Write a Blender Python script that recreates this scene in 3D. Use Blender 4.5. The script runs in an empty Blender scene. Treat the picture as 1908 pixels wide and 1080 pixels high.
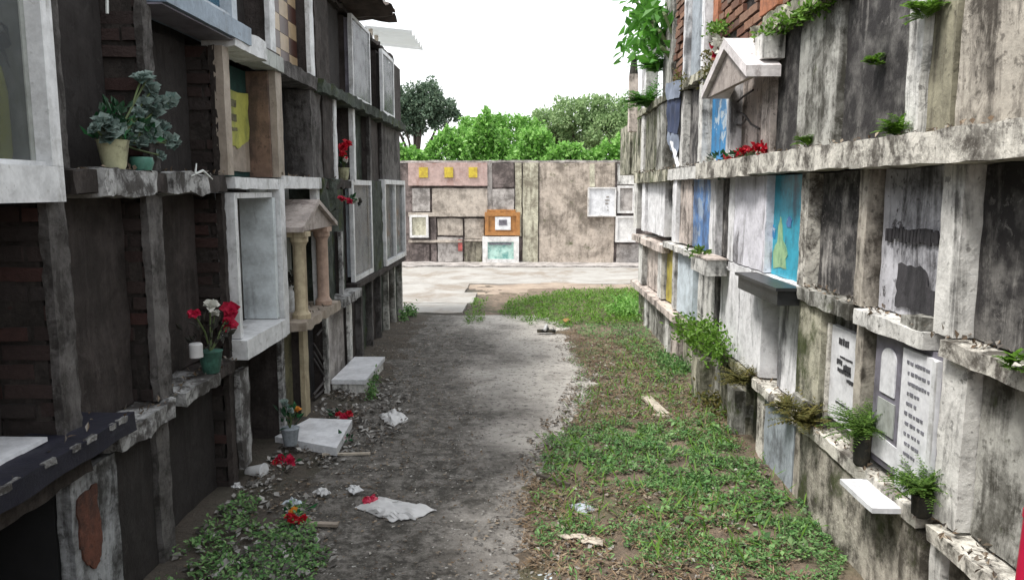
import bpy, math, random
from mathutils import Vector, Matrix, noise
R = math.radians
random.seed(7)
scene = bpy.context.scene
COL = scene.collection

# ------------------------------------------------------------------ camera, sky, sun, exposure
FPX = 1400.0
TH = math.atan(188/FPX); YAW = math.atan(20/FPX*math.cos(TH)); EYE = 1.6
cam = bpy.data.cameras.new('camera'); cam.sensor_width = 36; cam.lens = 36*FPX/1908
cam.clip_start = 0.05; cam.clip_end = 2000
camo = bpy.data.objects.new('camera', cam); COL.objects.link(camo)
camo.location = (0, 0, EYE); camo.rotation_euler = (R(90)-TH, 0, YAW)
scene.camera = camo

SUN_EL, SUN_AZ = R(60), R(244)           # high soft sun behind the left wall (compass: 0 = +Y, clockwise)
w = bpy.data.worlds.new("World"); scene.world = w; w.use_nodes = True
nt = w.node_tree; nt.nodes.clear()
sky = nt.nodes.new('ShaderNodeTexSky'); sky.sky_type = 'NISHITA'; sky.sun_disc = False
sky.sun_elevation = SUN_EL; sky.sun_rotation = SUN_AZ; sky.dust_density = 6; sky.air_density = 1.5
mx = nt.nodes.new('ShaderNodeMixRGB'); mx.inputs[0].default_value = 0.8
mx.inputs[2].default_value = (9.4, 9.6, 9.8, 1)          # even overcast cloud over the blue
bg = nt.nodes.new('ShaderNodeBackground'); bg.inputs[1].default_value = 0.1
wo = nt.nodes.new('ShaderNodeOutputWorld')
nt.links.new(sky.outputs[0], mx.inputs[1]); nt.links.new(mx.outputs[0], bg.inputs[0]); nt.links.new(bg.outputs[0], wo.inputs[0])
sl = bpy.data.lights.new('sun', 'SUN'); sl.energy = 2.3; sl.angle = R(12); sl.color = (1, .97, .92)
so = bpy.data.objects.new('sun', sl); COL.objects.link(so)
sd = Vector((math.sin(SUN_AZ)*math.cos(SUN_EL), math.cos(SUN_AZ)*math.cos(SUN_EL), math.sin(SUN_EL)))
so.rotation_euler = sd.to_track_quat('Z', 'Y').to_euler(); so.location = (0, 0, 20)
vs = scene.view_settings; vs.view_transform = 'Standard'; vs.look = 'None'; vs.gamma = 1; vs.exposure = 1.0

# ------------------------------------------------------------------ survey: where the sight lines of the photograph meet the real planes
def ray(px, py):
    x = (px-954)/FPX; y = -(py-540)/FPX
    c, s = math.cos(TH), math.sin(TH); fy = c+y*s; fz = -s+y*c
    cy, sy = math.cos(YAW), math.sin(YAW)
    return Vector((x*cy-fy*sy, x*sy+fy*cy, fz))
XL, XR, YE = -1.5, 1.39, 16.2            # faces of the left block, right block and end wall
def onx(px, py, X): r = ray(px, py); return r*(X/r.x)+Vector((0, 0, EYE))
def L(px, py, d=0): return onx(px, py, XL+d)
def Rr(px, py, d=0): return onx(px, py, XR-d)
def G(px, py, z=0): r = ray(px, py); return r*((z-EYE)/r.z)+Vector((0, 0, EYE))
def E_(px, py, d=0): r = ray(px, py); return r*((YE-d)/r.y)+Vector((0, 0, EYE))

# ------------------------------------------------------------------ materials
class NT:
    def __init__(s, name):
        s.m = bpy.data.materials.new(name); s.m.use_nodes = True; s.t = s.m.node_tree; s.t.nodes.clear()
        s.out = s.n('ShaderNodeOutputMaterial'); s.b = s.n('ShaderNodeBsdfPrincipled'); s.l(s.b.outputs[0], s.out.inputs[0])
        s.pos = s.n('ShaderNodeNewGeometry').outputs['Position']
    def n(s, k): return s.t.nodes.new(k)
    def l(s, a, b): s.t.links.new(a, b)
    def noise(s, scale, detail=8, rough=.6, vec=None, stretch=None, dist=0):
        v = vec or s.pos
        if stretch:
            q = s.n('ShaderNodeVectorMath'); q.operation = 'MULTIPLY'; s.l(v, q.inputs[0]); q.inputs[1].default_value = stretch; v = q.outputs[0]
        n = s.n('ShaderNodeTexNoise'); n.inputs['Scale'].default_value = scale; n.inputs['Detail'].default_value = detail
        n.inputs['Roughness'].default_value = rough; n.inputs['Distortion'].default_value = dist; s.l(v, n.inputs['Vector'])
        return n.outputs['Fac']
    def ramp(s, f, lo, hi, a=0, b=1):
        r = s.n('ShaderNodeMapRange'); r.inputs[1].default_value = lo; r.inputs[2].default_value = hi
        r.inputs[3].default_value = a; r.inputs[4].default_value = b; s.l(f, r.inputs[0]); return r.outputs[0]
    def mix(s, f, a, b):
        m = s.n('ShaderNodeMixRGB')
        for i, v in ((0, f), (1, a), (2, b)):
            if isinstance(v, (int, float)): m.inputs[i].default_value = v
            elif isinstance(v, tuple): m.inputs[i].default_value = (*v[:3], 1)
            else: s.l(v, m.inputs[i])
        return m.outputs[0]
    def math(s, op, a, b=0.):
        m = s.n('ShaderNodeMath'); m.operation = op
        for i, v in ((0, a), (1, b)):
            if isinstance(v, (int, float)): m.inputs[i].default_value = v
            else: s.l(v, m.inputs[i])
        return m.outputs[0]
    def bump(s, h, strength, dist=.01):
        b = s.n('ShaderNodeBump'); b.inputs['Strength'].default_value = strength; b.inputs['Distance'].default_value = dist
        s.l(h, b.inputs['Height']); s.l(b.outputs[0], s.b.inputs['Normal'])
    def rgh(s, v): s.b.inputs['Roughness'].default_value = v
MATS = {}
def weather(name, base, stain=(.022, .02, .018), amt=.5, streak=.5, sc=2.5, rough=.9, bump=.5, moss=0, chip=0, chipcol=(.2, .19, .17), spots=.6, grime=None):
    if grime is None: grime = .75 if bump >= .4 else .25
    if name in MATS: return MATS[name]
    N = NT(name); off = random.uniform(0, 50)
    v = N.n('ShaderNodeVectorMath'); v.operation = 'ADD'; N.l(N.pos, v.inputs[0]); v.inputs[1].default_value = (off, off*.7, 0); P = v.outputs[0]
    a = N.noise(sc, 12, .74, P, None, .3); b = N.noise(1.0, 9, .66, P, (6.5, 6.5, .9), 1.0); f = N.noise(38, 6, .7, P); m = N.noise(9, 8, .65, P)
    comb = N.math('ADD', N.math('MULTIPLY', a, 1-streak), N.math('MULTIPLY', b, streak))
    t = .5+(.5-amt)*.32
    s1 = N.ramp(comb, t-.04, t+.045)
    s1 = N.math('MULTIPLY', s1, N.ramp(m, .32, .55, .45, .95))
    c = N.mix(N.ramp(m, .35, .68), base, tuple(x*.62 for x in base))
    c = N.mix(N.ramp(f, .45, .75, 0, .35), c, tuple(min(1, x*1.35) for x in base))
    if chip: c = N.mix(N.ramp(N.noise(5, 9, .7, P), .62-chip*.2, .64-chip*.2), c, chipcol)
    c = N.mix(s1, c, stain)
    if grime:
        dr = N.noise(1.0, 8, .7, P, (26, 26, 1.6), .6); pt = N.noise(15, 10, .78, P, None, .8); reg = N.ramp(N.noise(1.7, 5, .6, P), .42, .6)
        k = N.math('MULTIPLY', N.math('MAXIMUM', N.ramp(dr, .56, .64), N.ramp(pt, .53, .6)), reg)
        c = N.mix(N.math('MULTIPLY', k, grime), c, tuple(x*.8 for x in stain))
        k2 = N.math('MULTIPLY', N.ramp(N.noise(21, 8, .75, P, None, .5), .57, .63), N.ramp(N.noise(2.3, 5, .6, P), .5, .62))
        c = N.mix(N.math('MULTIPLY', k2, grime*.6), c, tuple(min(.8, x*1.35+.02) for x in base))
    if spots: c = N.mix(N.ramp(N.noise(26, 4, .6, P), .61, .68, 0, spots), c, tuple(x*.8 for x in stain))
    if moss: c = N.mix(N.math('MULTIPLY', N.ramp(N.noise(4, 8, .7, P), .6-moss*.22, .7-moss*.18), .85), c, (.045, .06, .014))
    N.l(c, N.b.inputs['Base Color']); N.rgh(rough); N.b.inputs['Specular IOR Level'].default_value = .3
    h = N.math('ADD', N.math('MULTIPLY', f, .5), N.math('ADD', m, N.math('MULTIPLY', s1, -.25)))
    N.bump(h, bump, .012)
    MATS[name] = N.m; return N.m
def plain(name, col, rough=.6, var=.25, metal=0, sc=14, bump=.15, trans=0):
    if name in MATS: return MATS[name]
    N = NT(name)
    c = N.mix(N.ramp(N.noise(sc, 6), .35, .7), col, tuple(x*(1-var) for x in col))
    N.l(c, N.b.inputs['Base Color']); N.rgh(rough); N.b.inputs['Metallic'].default_value = metal
    N.bump(N.noise(sc*3, 5), bump, .004)
    if trans:
        tr = N.n('ShaderNodeBsdfTranslucent'); N.l(c, tr.inputs[0]); ms = N.n('ShaderNodeMixShader'); ms.inputs[0].default_value = trans
        N.l(N.b.outputs[0], ms.inputs[1]); N.l(tr.outputs[0], ms.inputs[2]); N.l(ms.outputs[0], N.out.inputs[0])
    MATS[name] = N.m; return N.m
def island(name, cols, rough=.6, trans=.3, rnd=1, bump=0):
    """colour picked per loose piece (each leaf, each brick), from a list"""
    if name in MATS: return MATS[name]
    N = NT(name); g = N.n('ShaderNodeNewGeometry')
    r = N.n('ShaderNodeValToRGB'); N.l(g.outputs['Random Per Island'], r.inputs[0])
    el = r.color_ramp.elements
    el[0].position = 0; el[0].color = (*cols[0], 1); el[1].position = 1; el[1].color = (*cols[-1], 1)
    for i, c in enumerate(cols[1:-1]): e = el.new((i+1)/(len(cols)-1)); e.color = (*c, 1)
    c = N.mix(N.ramp(N.noise(30, 5), .35, .7, 0, .35), r.outputs[0], tuple(x*.45 for x in cols[0]))
    N.l(c, N.b.inputs['Base Color']); N.rgh(rough); N.b.inputs['Specular IOR Level'].default_value = .35
    if bump: N.bump(N.noise(40, 6, .7), bump, .01)
    if trans:
        tr = N.n('ShaderNodeBsdfTranslucent'); N.l(c, tr.inputs[0]); ms = N.n('ShaderNodeMixShader'); ms.inputs[0].default_value = trans
        N.l(N.b.outputs[0], ms.inputs[1]); N.l(tr.outputs[0], ms.inputs[2]); N.l(ms.outputs[0], N.out.inputs[0])
    MATS[name] = N.m; return N.m
def glassy(name, col, alpha=.3, rough=.08):
    N = NT(name); N.b.inputs['Base Color'].default_value = (*col, 1); N.b.inputs['Alpha'].default_value = alpha
    N.b.inputs['Specular IOR Level'].default_value = .25; N.l(N.ramp(N.noise(6, 6), .4, .7, rough, rough+.35), N.b.inputs['Roughness']); return N.m

M = dict(
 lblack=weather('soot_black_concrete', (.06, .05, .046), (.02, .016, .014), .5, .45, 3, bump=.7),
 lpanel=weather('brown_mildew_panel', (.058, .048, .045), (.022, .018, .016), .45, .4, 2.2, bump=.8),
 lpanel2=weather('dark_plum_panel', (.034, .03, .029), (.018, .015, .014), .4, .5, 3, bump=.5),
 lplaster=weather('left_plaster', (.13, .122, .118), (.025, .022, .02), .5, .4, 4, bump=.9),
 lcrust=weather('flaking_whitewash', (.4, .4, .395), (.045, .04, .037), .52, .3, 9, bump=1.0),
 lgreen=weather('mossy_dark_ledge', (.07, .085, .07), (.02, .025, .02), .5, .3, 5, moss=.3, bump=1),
 rdark=weather('right_dark_panel', (.4, .38, .36), (.028, .026, .027), .68, .55, 2.6, bump=.6),
 rblack=weather('right_black_panel', (.26, .25, .235), (.022, .02, .021), .72, .5, 3, bump=.7),
 rmid=weather('right_mid_concrete', (.46, .455, .42), (.045, .042, .033), .52, .4, 3, bump=.6, moss=.12),
 rtan=weather('right_tan_concrete', (.48, .44, .38), (.05, .042, .034), .5, .55, 3, bump=.6),
 rolive=weather('right_olive_concrete', (.32, .3, .22), (.06, .052, .04), .4, .6, 3, bump=.5),
 rlight=weather('right_light_plaster', (.7, .69, .66), (.07, .068, .064), .38, .6, 3, bump=.6),
 rledge=weather('right_ledge_plaster', (.72, .69, .62), (.07, .06, .05), .46, .25, 6, bump=.9),
 rwhite=weather('right_whitewash', (.82, .82, .84), (.11, .11, .115), .3, .75, 2.5, bump=.35, spots=.3),
 rpale=weather('lavender_whitewash', (.76, .75, .82), (.12, .115, .12), .3, .7, 2, bump=.3, spots=.3),
 rpink=weather('pink_beige_plaster', (.64, .56, .51), (.09, .075, .065), .42, .5, 4, bump=.6),
 rmoss=weather('mossy_plaster', (.5, .48, .38), (.05, .05, .035), .55, .6, 4, moss=.4, bump=.9),
 base=weather('base_rough_concrete', (.5, .465, .4), (.055, .048, .038), .54, .4, 4, moss=.25, bump=1.0),
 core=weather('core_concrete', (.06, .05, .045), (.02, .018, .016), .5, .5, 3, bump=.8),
 rcore=weather('right_core_concrete', (.24, .22, .2), (.04, .035, .03), .55, .5, 3, bump=.8),
 blue=weather('blue_paint', (.03, .23, .5), (.05, .06, .08), .3, .7, 3, rough=.5, bump=.2, chip=.25, chipcol=(.42, .5, .56), spots=.2),
 blue2=weather('blue_violet_paint', (.12, .26, .55), (.05, .07, .12), .42, .7, 4, rough=.6, bump=.25, chip=.5, chipcol=(.3, .38, .5), spots=.3),
 aqua=weather('aqua_paint', (.03, .4, .56), (.02, .1, .16), .3, .4, 3, rough=.35, bump=.1, spots=.1),
 green=weather('pale_green_paint', (.36, .56, .3), (.1, .25, .16), .35, .4, 6, rough=.4, bump=.1, spots=.1),
 greyblue=weather('grey_blue_panel', (.36, .4, .44), (.12, .13, .14), .35, .4, 3, bump=.3, spots=.3),
 paleblue=weather('pale_blue_white', (.62, .7, .76), (.2, .22, .24), .32, .7, 3, bump=.3, spots=.3),
 yellow=weather('ochre_yellow_paint', (.5, .42, .08), (.2, .15, .04), .3, .4, 4, rough=.6, bump=.2, spots=.2),
 white=weather('dirty_white_paint', (.68, .69, .7), (.2, .19, .17), .24, .6, 4, rough=.55, bump=.25, spots=.35),
 bluewhite=weather('bluish_white_paint', (.46, .51, .56), (.2, .23, .26), .25, .6, 2.5, rough=.5, bump=.15, spots=.2),
 sidewhite=weather('inner_white_paint', (.38, .4, .38), (.22, .23, .2), .32, .7, 2, rough=.6, bump=.15, spots=.1),
 bluegrey=weather('blue_grey_tile', (.2, .26, .33), (.1, .12, .15), .3, .6, 4, rough=.4, bump=.2),
 tan=weather('tan_column_paint', (.47, .4, .27), (.2, .15, .1), .28, .6, 3, rough=.6, bump=.2, spots=.2),
 pinktan=weather('pink_tan_paint', (.45, .32, .25), (.18, .12, .1), .28, .6, 3, rough=.6, bump=.2, spots=.2),
 roofpink=weather('pinkish_grey_roof', (.42, .37, .34), (.16, .13, .12), .35, .4, 5, bump=.4),
 ctan=weather('cream_frame', (.34, .29, .24), (.2, .16, .12), .34, .6, 4, rough=.6, bump=.3),
 brownside=weather('brown_side_wall', (.2, .13, .095), (.07, .05, .04), .4, .5, 3, bump=.3),
 teal=weather('dark_teal_back', (.02, .06, .05), (.012, .03, .028), .5, .4, 3, bump=.2, spots=.1),
 poster=weather('yellow_tarpaulin', (.42, .42, .1), (.2, .22, .07), .3, .4, 5, rough=.5, bump=.2, spots=.1),
 olive=weather('olive_back', (.16, .15, .09), (.05, .045, .03), .4, .6, 3, bump=.4),
 navy=weather('navy_painted_slab', (.016, .016, .027), (.012, .012, .02), .45, .2, 5, rough=.65, bump=.4, spots=.2),
 black=weather('black_granite', (.032, .034, .036), (.014, .014, .014), .4, .2, 6, rough=.35, bump=.15, spots=.1),
 palepaint=weather('pale_blue_lining', (.62, .67, .69), (.25, .26, .27), .25, .6, 3, rough=.5, bump=.15, spots=.1),
 vine2=island('broad_leaf', [(.04, .14, .015), (.08, .25, .03), (.14, .36, .05)], .5, .4),
 ewhite=weather('end_white_paint', (.74, .73, .72), (.3, .27, .24), .24, .5, 3, rough=.55, bump=.2, spots=.2),
 marble=weather('white_marble', (.76, .77, .8), (.4, .4, .42), .2, .3, 3, rough=.3, bump=.05, spots=.15),
 greystone=weather('grey_granite', (.2, .19, .23), (.1, .095, .11), .4, .2, 9, rough=.35, bump=.05, spots=.1),
 inkg=plain('grey_lettering', (.2, .2, .23), .7, .5), ink=plain('black_lettering', (.04, .04, .045), .7, .2),
 greypaint=weather('peeling_grey_paint', (.56, .56, .6), (.06, .058, .062), .42, .6, 3, bump=.4, chip=.1, chipcol=(.1, .095, .1)),
 charpaint=weather('charcoal_patch', (.06, .057, .062), (.02, .02, .022), .4, .6, 4, bump=.4),
 pinkwall=weather('salmon_paint', (.5, .37, .34), (.3, .18, .15), .34, .3, 3, bump=.3, spots=.3),
 sun_yellow=weather('yellow_plate', (.62, .48, .06), (.4, .28, .05), .4, .3, 14, rough=.5, bump=.2, spots=.3),
 endgrey=weather('end_grey_panel', (.46, .43, .41), (.17, .155, .145), .45, .25, 2.6, bump=.6, grime=.4),
 enddark=weather('end_dark_panel', (.24, .2, .19), (.07, .058, .055), .55, .2, 3, bump=.7),
 endtan=weather('end_tan_panel', (.52, .46, .4), (.2, .175, .15), .42, .25, 2, bump=.7, grime=.4),
 endpale=weather('end_pale_pier', (.58, .56, .44), (.19, .17, .13), .42, .4, 2, bump=.6),
 endmoss=weather('end_mossy_panel', (.3, .28, .22), (.07, .06, .05), .5, .6, 2, moss=.35, bump=.8),
 endmix=weather('end_stained_render', (.52, .45, .385), (.17, .145, .12), .46, .3, 1.5, bump=.8, moss=.12, grime=.6),
 orange=weather('orange_brown_tile', (.42, .2, .07), (.2, .1, .05), .35, .3, 4, rough=.45, bump=.3, spots=.3),
 aquaglass=weather('pale_aqua_picture', (.45, .66, .6), (.12, .3, .28), .4, .3, 7, rough=.2, bump=.05, spots=.2),
 brick=island('red_brick', [(.13, .055, .04), (.2, .1, .065), (.08, .05, .04), (.3, .16, .1), (.16, .12, .095)], .9, 0, bump=.8),
 dbrick=island('grimy_brick', [(.03, .022, .02), (.038, .031, .029), (.05, .03, .027), (.022, .02, .019), (.06, .028, .024)], .9, 0, bump=.9),
 redpatch=weather('exposed_red_brick', (.15, .06, .04), (.05, .03, .025), .5, .3, 6, bump=.9),
 terracotta=weather('terracotta', (.42, .17, .09), (.15, .07, .045), .35, .3, 4, bump=.4),
 mortar=weather('mortar', (.05, .042, .038), (.02, .017, .015), .5, .3, 8, bump=.9),
 metal=plain('rusty_iron', (.09, .08, .08), .6, .4, .6),
 rust=plain('rusty_sheet', (.09, .07, .06), .8, .5),
 stem=plain('plant_stem', (.07, .1, .03), .7),
 wood=plain('weathered_wood', (.5, .44, .36), .8, .4, sc=20),
 bark=plain('tree_bark', (.09, .075, .06), .9, .5, bump=.5),
 pipe=plain('pale_plastic', (.6, .62, .6), .5, .2),
 voidm=plain('dark_cavity', (.012, .012, .013), .95, .3),
 bag=plain('white_plastic', (.72, .72, .72), .4, .15, trans=.25),
 cup=weather('cream_pot', (.5, .5, .33), (.15, .14, .09), .42, .6, 12, rough=.5, bump=.3),
 greenpot=weather('teal_vase', (.08, .22, .17), (.03, .07, .055), .45, .6, 12, rough=.5, bump=.3),
 dpot=weather('dark_pot', (.03, .03, .026), (.1, .085, .06), .3, .5, 14, rough=.8, bump=.4),
 redcloth=plain('red_plastic', (.45, .01, .05), .4, .15),
 bluecloth=plain('blue_black_cloth', (.03, .045, .1), .8, .3), greycloth=plain('grey_blue_cloth', (.24, .28, .36), .8, .3),
 roofsheet=glassy('translucent_sheet', (.75, .78, .78), .55, .4),
 glass=glassy('dusty_glass', (.1, .11, .115), .35), blueglass=glassy('blue_glass', (.05, .13, .2), .75),
 red=island('red_petals', [(.3, .005, .01), (.55, .01, .03), (.7, .03, .06)], .6, .25),
 pinkp=island('crimson_petals', [(.35, .008, .03), (.6, .02, .08)], .6, .25),
 whitep=island('white_petals', [(.55, .55, .5), (.75, .74, .68)], .6, .25),
 palep=island('faded_green_petals', [(.14, .2, .18), (.26, .33, .3), (.08, .14, .12)], .6, .2),
 orangep=island('orange_petals', [(.7, .2, .03), (.65, .35, .05)], .6, .2),
 leafdark=island('artificial_leaf', [(.008, .035, .014), (.015, .06, .025), (.02, .14, .04)], .5, .2),
 fern=island('fern_leaf', [(.04, .1, .015), (.1, .2, .03), (.18, .3, .06)], .6, .35),
 fernb=island('dry_fern_leaf', [(.06, .07, .015), (.13, .12, .03), (.2, .17, .05)], .7, .3),
 weed=island('weed_leaf', [(.05, .13, .035), (.1, .24, .07), (.16, .33, .1), (.26, .43, .16), (.12, .19, .08)], .55, .35),
 weedy=island('weed_leaf_yellow', [(.06, .14, .015), (.1, .22, .02), (.16, .32, .04), (.2, .34, .06)], .55, .4),
 vine=island('bright_vine_leaf', [(.09, .23, .04), (.18, .42, .07), (.28, .55, .12), (.42, .68, .24)], .5, .45),
 treeA=island('hazed_dark_leaf', [(.09, .15, .1), (.14, .21, .14), (.22, .3, .2)], .6, .3),  # leaf colour lightened to paint in the haze of distance
 treeB=island('hazed_mid_leaf', [(.18, .28, .12), (.28, .42, .18), (.44, .58, .3)], .6, .35),  # paled greens, distance haze is put into the leaf colour
 straw=island('dry_straw', [(.14, .09, .05), (.24, .16, .09), (.34, .26, .17), (.1, .06, .04)], .85, .1),
 litter=island('leaf_litter', [(.07, .05, .035), (.15, .1, .06), (.3, .25, .19), (.06, .05, .045), (.42, .4, .36)], .85, 0),
 palegrit=island('pale_grit', [(.2, .19, .175), (.4, .39, .37), (.12, .11, .1), (.06, .055, .05)], .85, 0),
)

# ------------------------------------------------------------------ mesh builder
class MB:
    def __init__(s): s.v = []; s.f = []
    def box(s, x0, x1, y0, y1, z0, z1, amp=0, seg=.05, fr=9, keep=None):
        x0, x1 = min(x0, x1), max(x0, x1); y0, y1 = min(y0, y1), max(y0, y1); z0, z1 = min(z0, z1), max(z0, z1)
        D = [x1-x0, y1-y0, z1-z0]
        n = [max(1, min(90, int(round(d/seg)))) if amp else 1 for d in D]
        idx = {}; o = Vector((x0, y0, z0))
        def V(i, j, k):
            q = (i, j, k)
            if q not in idx:
                p = o+Vector((D[0]*i/n[0], D[1]*j/n[1], D[2]*k/n[2]))
                if amp:
                    p = p+noise.noise_vector(p*fr)*amp+noise.noise_vector(p*fr*3.3+Vector((9, 4, 2)))*amp*.45
                idx[q] = len(s.v); s.v.append(p)
            return idx[q]
        a, b, c = n
        for i in range(a):
            for j in range(b):
                s.f.append((V(i, j, 0), V(i, j+1, 0), V(i+1, j+1, 0), V(i+1, j, 0)))
                s.f.append((V(i, j, c), V(i+1, j, c), V(i+1, j+1, c), V(i, j+1, c)))
        for i in range(a):
            for k in range(c):
                s.f.append((V(i, 0, k), V(i+1, 0, k), V(i+1, 0, k+1), V(i, 0, k+1)))
                s.f.append((V(i, b, k), V(i, b, k+1), V(i+1, b, k+1), V(i+1, b, k)))
        for j in range(b):
            for k in range(c):
                s.f.append((V(0, j, k), V(0, j, k+1), V(0, j+1, k+1), V(0, j+1, k)))
                s.f.append((V(a, j, k), V(a, j+1, k), V(a, j+1, k+1), V(a, j, k+1)))
        return s
    def wb(s, side, s0, s1, z0, z1, d0, d1, amp=0, seg=.05, fr=9):
        X = XL if side == 'L' else XR; g = 1 if side == 'L' else -1
        return s.box(X+g*d0, X+g*d1, s0, s1, z0, z1, amp, seg, fr)
    def hexa(s, c):
        b = len(s.v); s.v += [Vector(p) for p in c]
        s.f += [tuple(b+i for i in q) for q in ((0, 3, 2, 1), (4, 5, 6, 7), (0, 1, 5, 4), (1, 2, 6, 5), (2, 3, 7, 6), (3, 0, 4, 7))]
        return s
    def obox(s, c, ax, ay, az):           # oriented box: centre and three half vectors
        c, ax, ay, az = map(Vector, (c, ax, ay, az))
        return s.hexa([c-ax-ay-az, c+ax-ay-az, c+ax+ay-az, c-ax+ay-az, c-ax-ay+az, c+ax-ay+az, c+ax+ay+az, c-ax+ay+az])
    def tube(s, pts, rad, n=7):
        pts = [Vector(p) for p in pts]; rad = rad if isinstance(rad, (list, tuple)) else [rad]*len(pts); base = len(s.v)
        for i, p in enumerate(pts):
            t = (pts[min(i+1, len(pts)-1)]-pts[max(i-1, 0)]).normalized()
            u = t.orthogonal().normalized() if i == 0 else (u-t*u.dot(t)).normalized(); v_ = t.cross(u)
            for k in range(n):
                a = 2*math.pi*k/n; s.v.append(p+(u*math.cos(a)+v_*math.sin(a))*rad[i])
        for i in range(len(pts)-1):
            for k in range(n):
                a = base+i*n+k; b = base+i*n+(k+1) % n; s.f.append((a, b, b+n, a+n))
        s.f.append(tuple(base+k for k in reversed(range(n)))); s.f.append(tuple(base+(len(pts)-1)*n+k for k in range(n)))
        return s
    def lathe(s, c, prof, n=20, sq=0):
        c = Vector(c); base = len(s.v)
        for r, z in prof:
            for k in range(n):
                a = 2*math.pi*(k+.5)/n; s.v.append(c+Vector((r*math.cos(a), r*math.sin(a), z)))
        for i in range(len(prof)-1):
            for k in range(n):
                a = base+i*n+k; b = base+i*n+(k+1) % n; s.f.append((a, b, b+n, a+n))
        s.f.append(tuple(base+k for k in reversed(range(n)))); s.f.append(tuple(base+(len(prof)-1)*n+k for k in range(n)))
        return s
    def leaf(s, p, d, nrm, ln, wd, fold=.25):
        d = d.normalized(); side = d.cross(nrm)
        if side.length < 1e-4: side = d.orthogonal()
        side.normalize(); up = side.cross(d); b = len(s.v)
        s.v += [p, p+d*ln*.5+side*wd*.5+up*wd*fold, p+d*ln, p+d*ln*.5-side*wd*.5+up*wd*fold]
        s.f += [(b, b+1, b+2), (b, b+2, b+3)]
    def grid(s, fn, nu, nv):
        b = len(s.v)
        for i in range(nu+1):
            for j in range(nv+1): s.v.append(Vector(fn(i/nu, j/nv)))
        for i in range(nu):
            for j in range(nv):
                a = b+i*(nv+1)+j; s.f.append((a, a+nv+1, a+nv+2, a+1))
        return s
    def build(s, name, mat, parent=None, ang=35, label=None, **kw):
        if parent is None:
            xs = [p[0] for p in s.v]; ys = [p[1] for p in s.v]
            o0 = Vector(((min(xs)+max(xs))/2, (min(ys)+max(ys))/2, min(p[2] for p in s.v)))
            if kw.get('kind') == 'structure': o0 = Vector((0, 0, 0))
        else: o0 = root_loc(parent)
        me = bpy.data.meshes.new(name); me.from_pydata([(p[0]-o0.x, p[1]-o0.y, p[2]-o0.z) for p in s.v], [], s.f)
        me.polygons.foreach_set('use_smooth', [True]*len(me.polygons)); me.set_sharp_from_angle(angle=R(ang))
        me.materials.append(M[mat] if isinstance(mat, str) else mat); me.update()
        o = bpy.data.objects.new(name, me); COL.objects.link(o)
        if parent is None: o.location = o0
        else: o.parent = parent
        if label: o['label'] = label
        for k, v in kw.items(): o[k] = v
        return o
def root_loc(o):
    while o.parent: o = o.parent
    return o.location
def thing(name, label, cat, loc, group=None):
    o = bpy.data.objects.new(name, None); o.empty_display_size = .1; COL.objects.link(o); o.location = loc
    o['label'] = label; o['category'] = cat
    if group: o['group'] = group
    return o
def rv(a=1): return Vector((random.uniform(-a, a), random.uniform(-a, a), random.uniform(-a, a)))
def inpoly(x, y, P):
    c = False; j = len(P)-1
    for i in range(len(P)):
        if (P[i][1] > y) != (P[j][1] > y) and x < (P[j][0]-P[i][0])*(y-P[i][1])/(P[j][1]-P[i][1])+P[i][0]: c = not c
        j = i
    return c
def gpoly(*pp): return [tuple(G(*p)[:2]) for p in pp]
def bricks(x0, x1, y0, y1, z0, z1, h=.05, gap=.014, lng=.2, miss=.0, jit=.012):
    m = MB(); z = z0; r = 0; alongy = (y1-y0) >= (x1-x0)
    while z+h < z1+.02:
        a0, a1 = (y0, y1) if alongy else (x0, x1); a = a0-(lng/2 if r % 2 else 0)
        while a < a1-.01:
            b = min(a+lng-gap, a1); aa = max(a, a0)
            if b-aa > .03 and random.random() > miss:
                j = [random.uniform(-jit, jit) for _ in range(4)]
                hh = min(h, z1-z)*random.uniform(.85, 1.0)
                if alongy: m.box(x0+j[0], x1+j[1], aa+j[2]*.4, b, z, z+hh, .004, .04, 17)
                else: m.box(aa, b, y0+j[0], y1+j[1], z, z+hh, .004, .04, 17)
            a += lng
        z += h+gap; r += 1
    return m

# ================================================================== GROUND
def edge_x(y):            # right edge of the concrete path
    P = [(2, -.05), (3.0, -.02), (3.6, .0), (4.2, .12), (4.9, .32), (5.6, .5), (6.4, .6), (7.6, .5), (9, .42), (9.6, .1), (40, .1)]
    for (a, xa), (b, xb) in zip(P, P[1:]):
        if a <= y <= b: return xa+(xb-xa)*(y-a)/(b-a)
    return P[0][1] if y < 2 else .1
def soil_h(x, y):
    e = x-edge_x(y)
    h = -.014+.034*max(0, min(1, (e+.16)/.42)) if y < 12 else -.012
    if y < 12: h += .03*max(0, min(1, e/.9))*(1 if y < 10.5 else (12-y)/1.5)
    if x < -1.0 and y < 9.5: h += .05*max(0, min(1, (-1.02-x)/.5))
    n = noise.noise(Vector((x*4, y*4, 0)))*.016+noise.noise(Vector((x*13, y*13, 3)))*.009
    return h+n*(1 if y < 12 else .3)
def axis(lo, hi, step, far, grow=1.35):
    a = []; v = lo
    while v < hi: a.append(v); v += step
    s_ = step; l = [lo]
    while l[-1] > -far: s_ *= grow; l.append(l[-1]-s_)
    s_ = step; u = [hi]
    while u[-1] < far: s_ *= grow; u.append(u[-1]+s_)
    return sorted(set(l[::-1]+a+u))
gx = axis(-1.9, 2.0, .035, 400); gy = axis(1.8, 13, .035, 600)
m = MB()
for y in gy:
    for x in gx: m.v.append(Vector((x, y, soil_h(x, y) if abs(x) < 6 and -2 < y < 20 else -.012)))
nx = len(gx)
for j in range(len(gy)-1):
    for i in range(nx-1): a = j*nx+i; m.f.append((a, a+1, a+nx+1, a+nx))
N = NT('soil')
a = N.noise(3, 9, .7); f = N.noise(45, 6, .7); g = N.noise(14, 8, .7)
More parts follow.
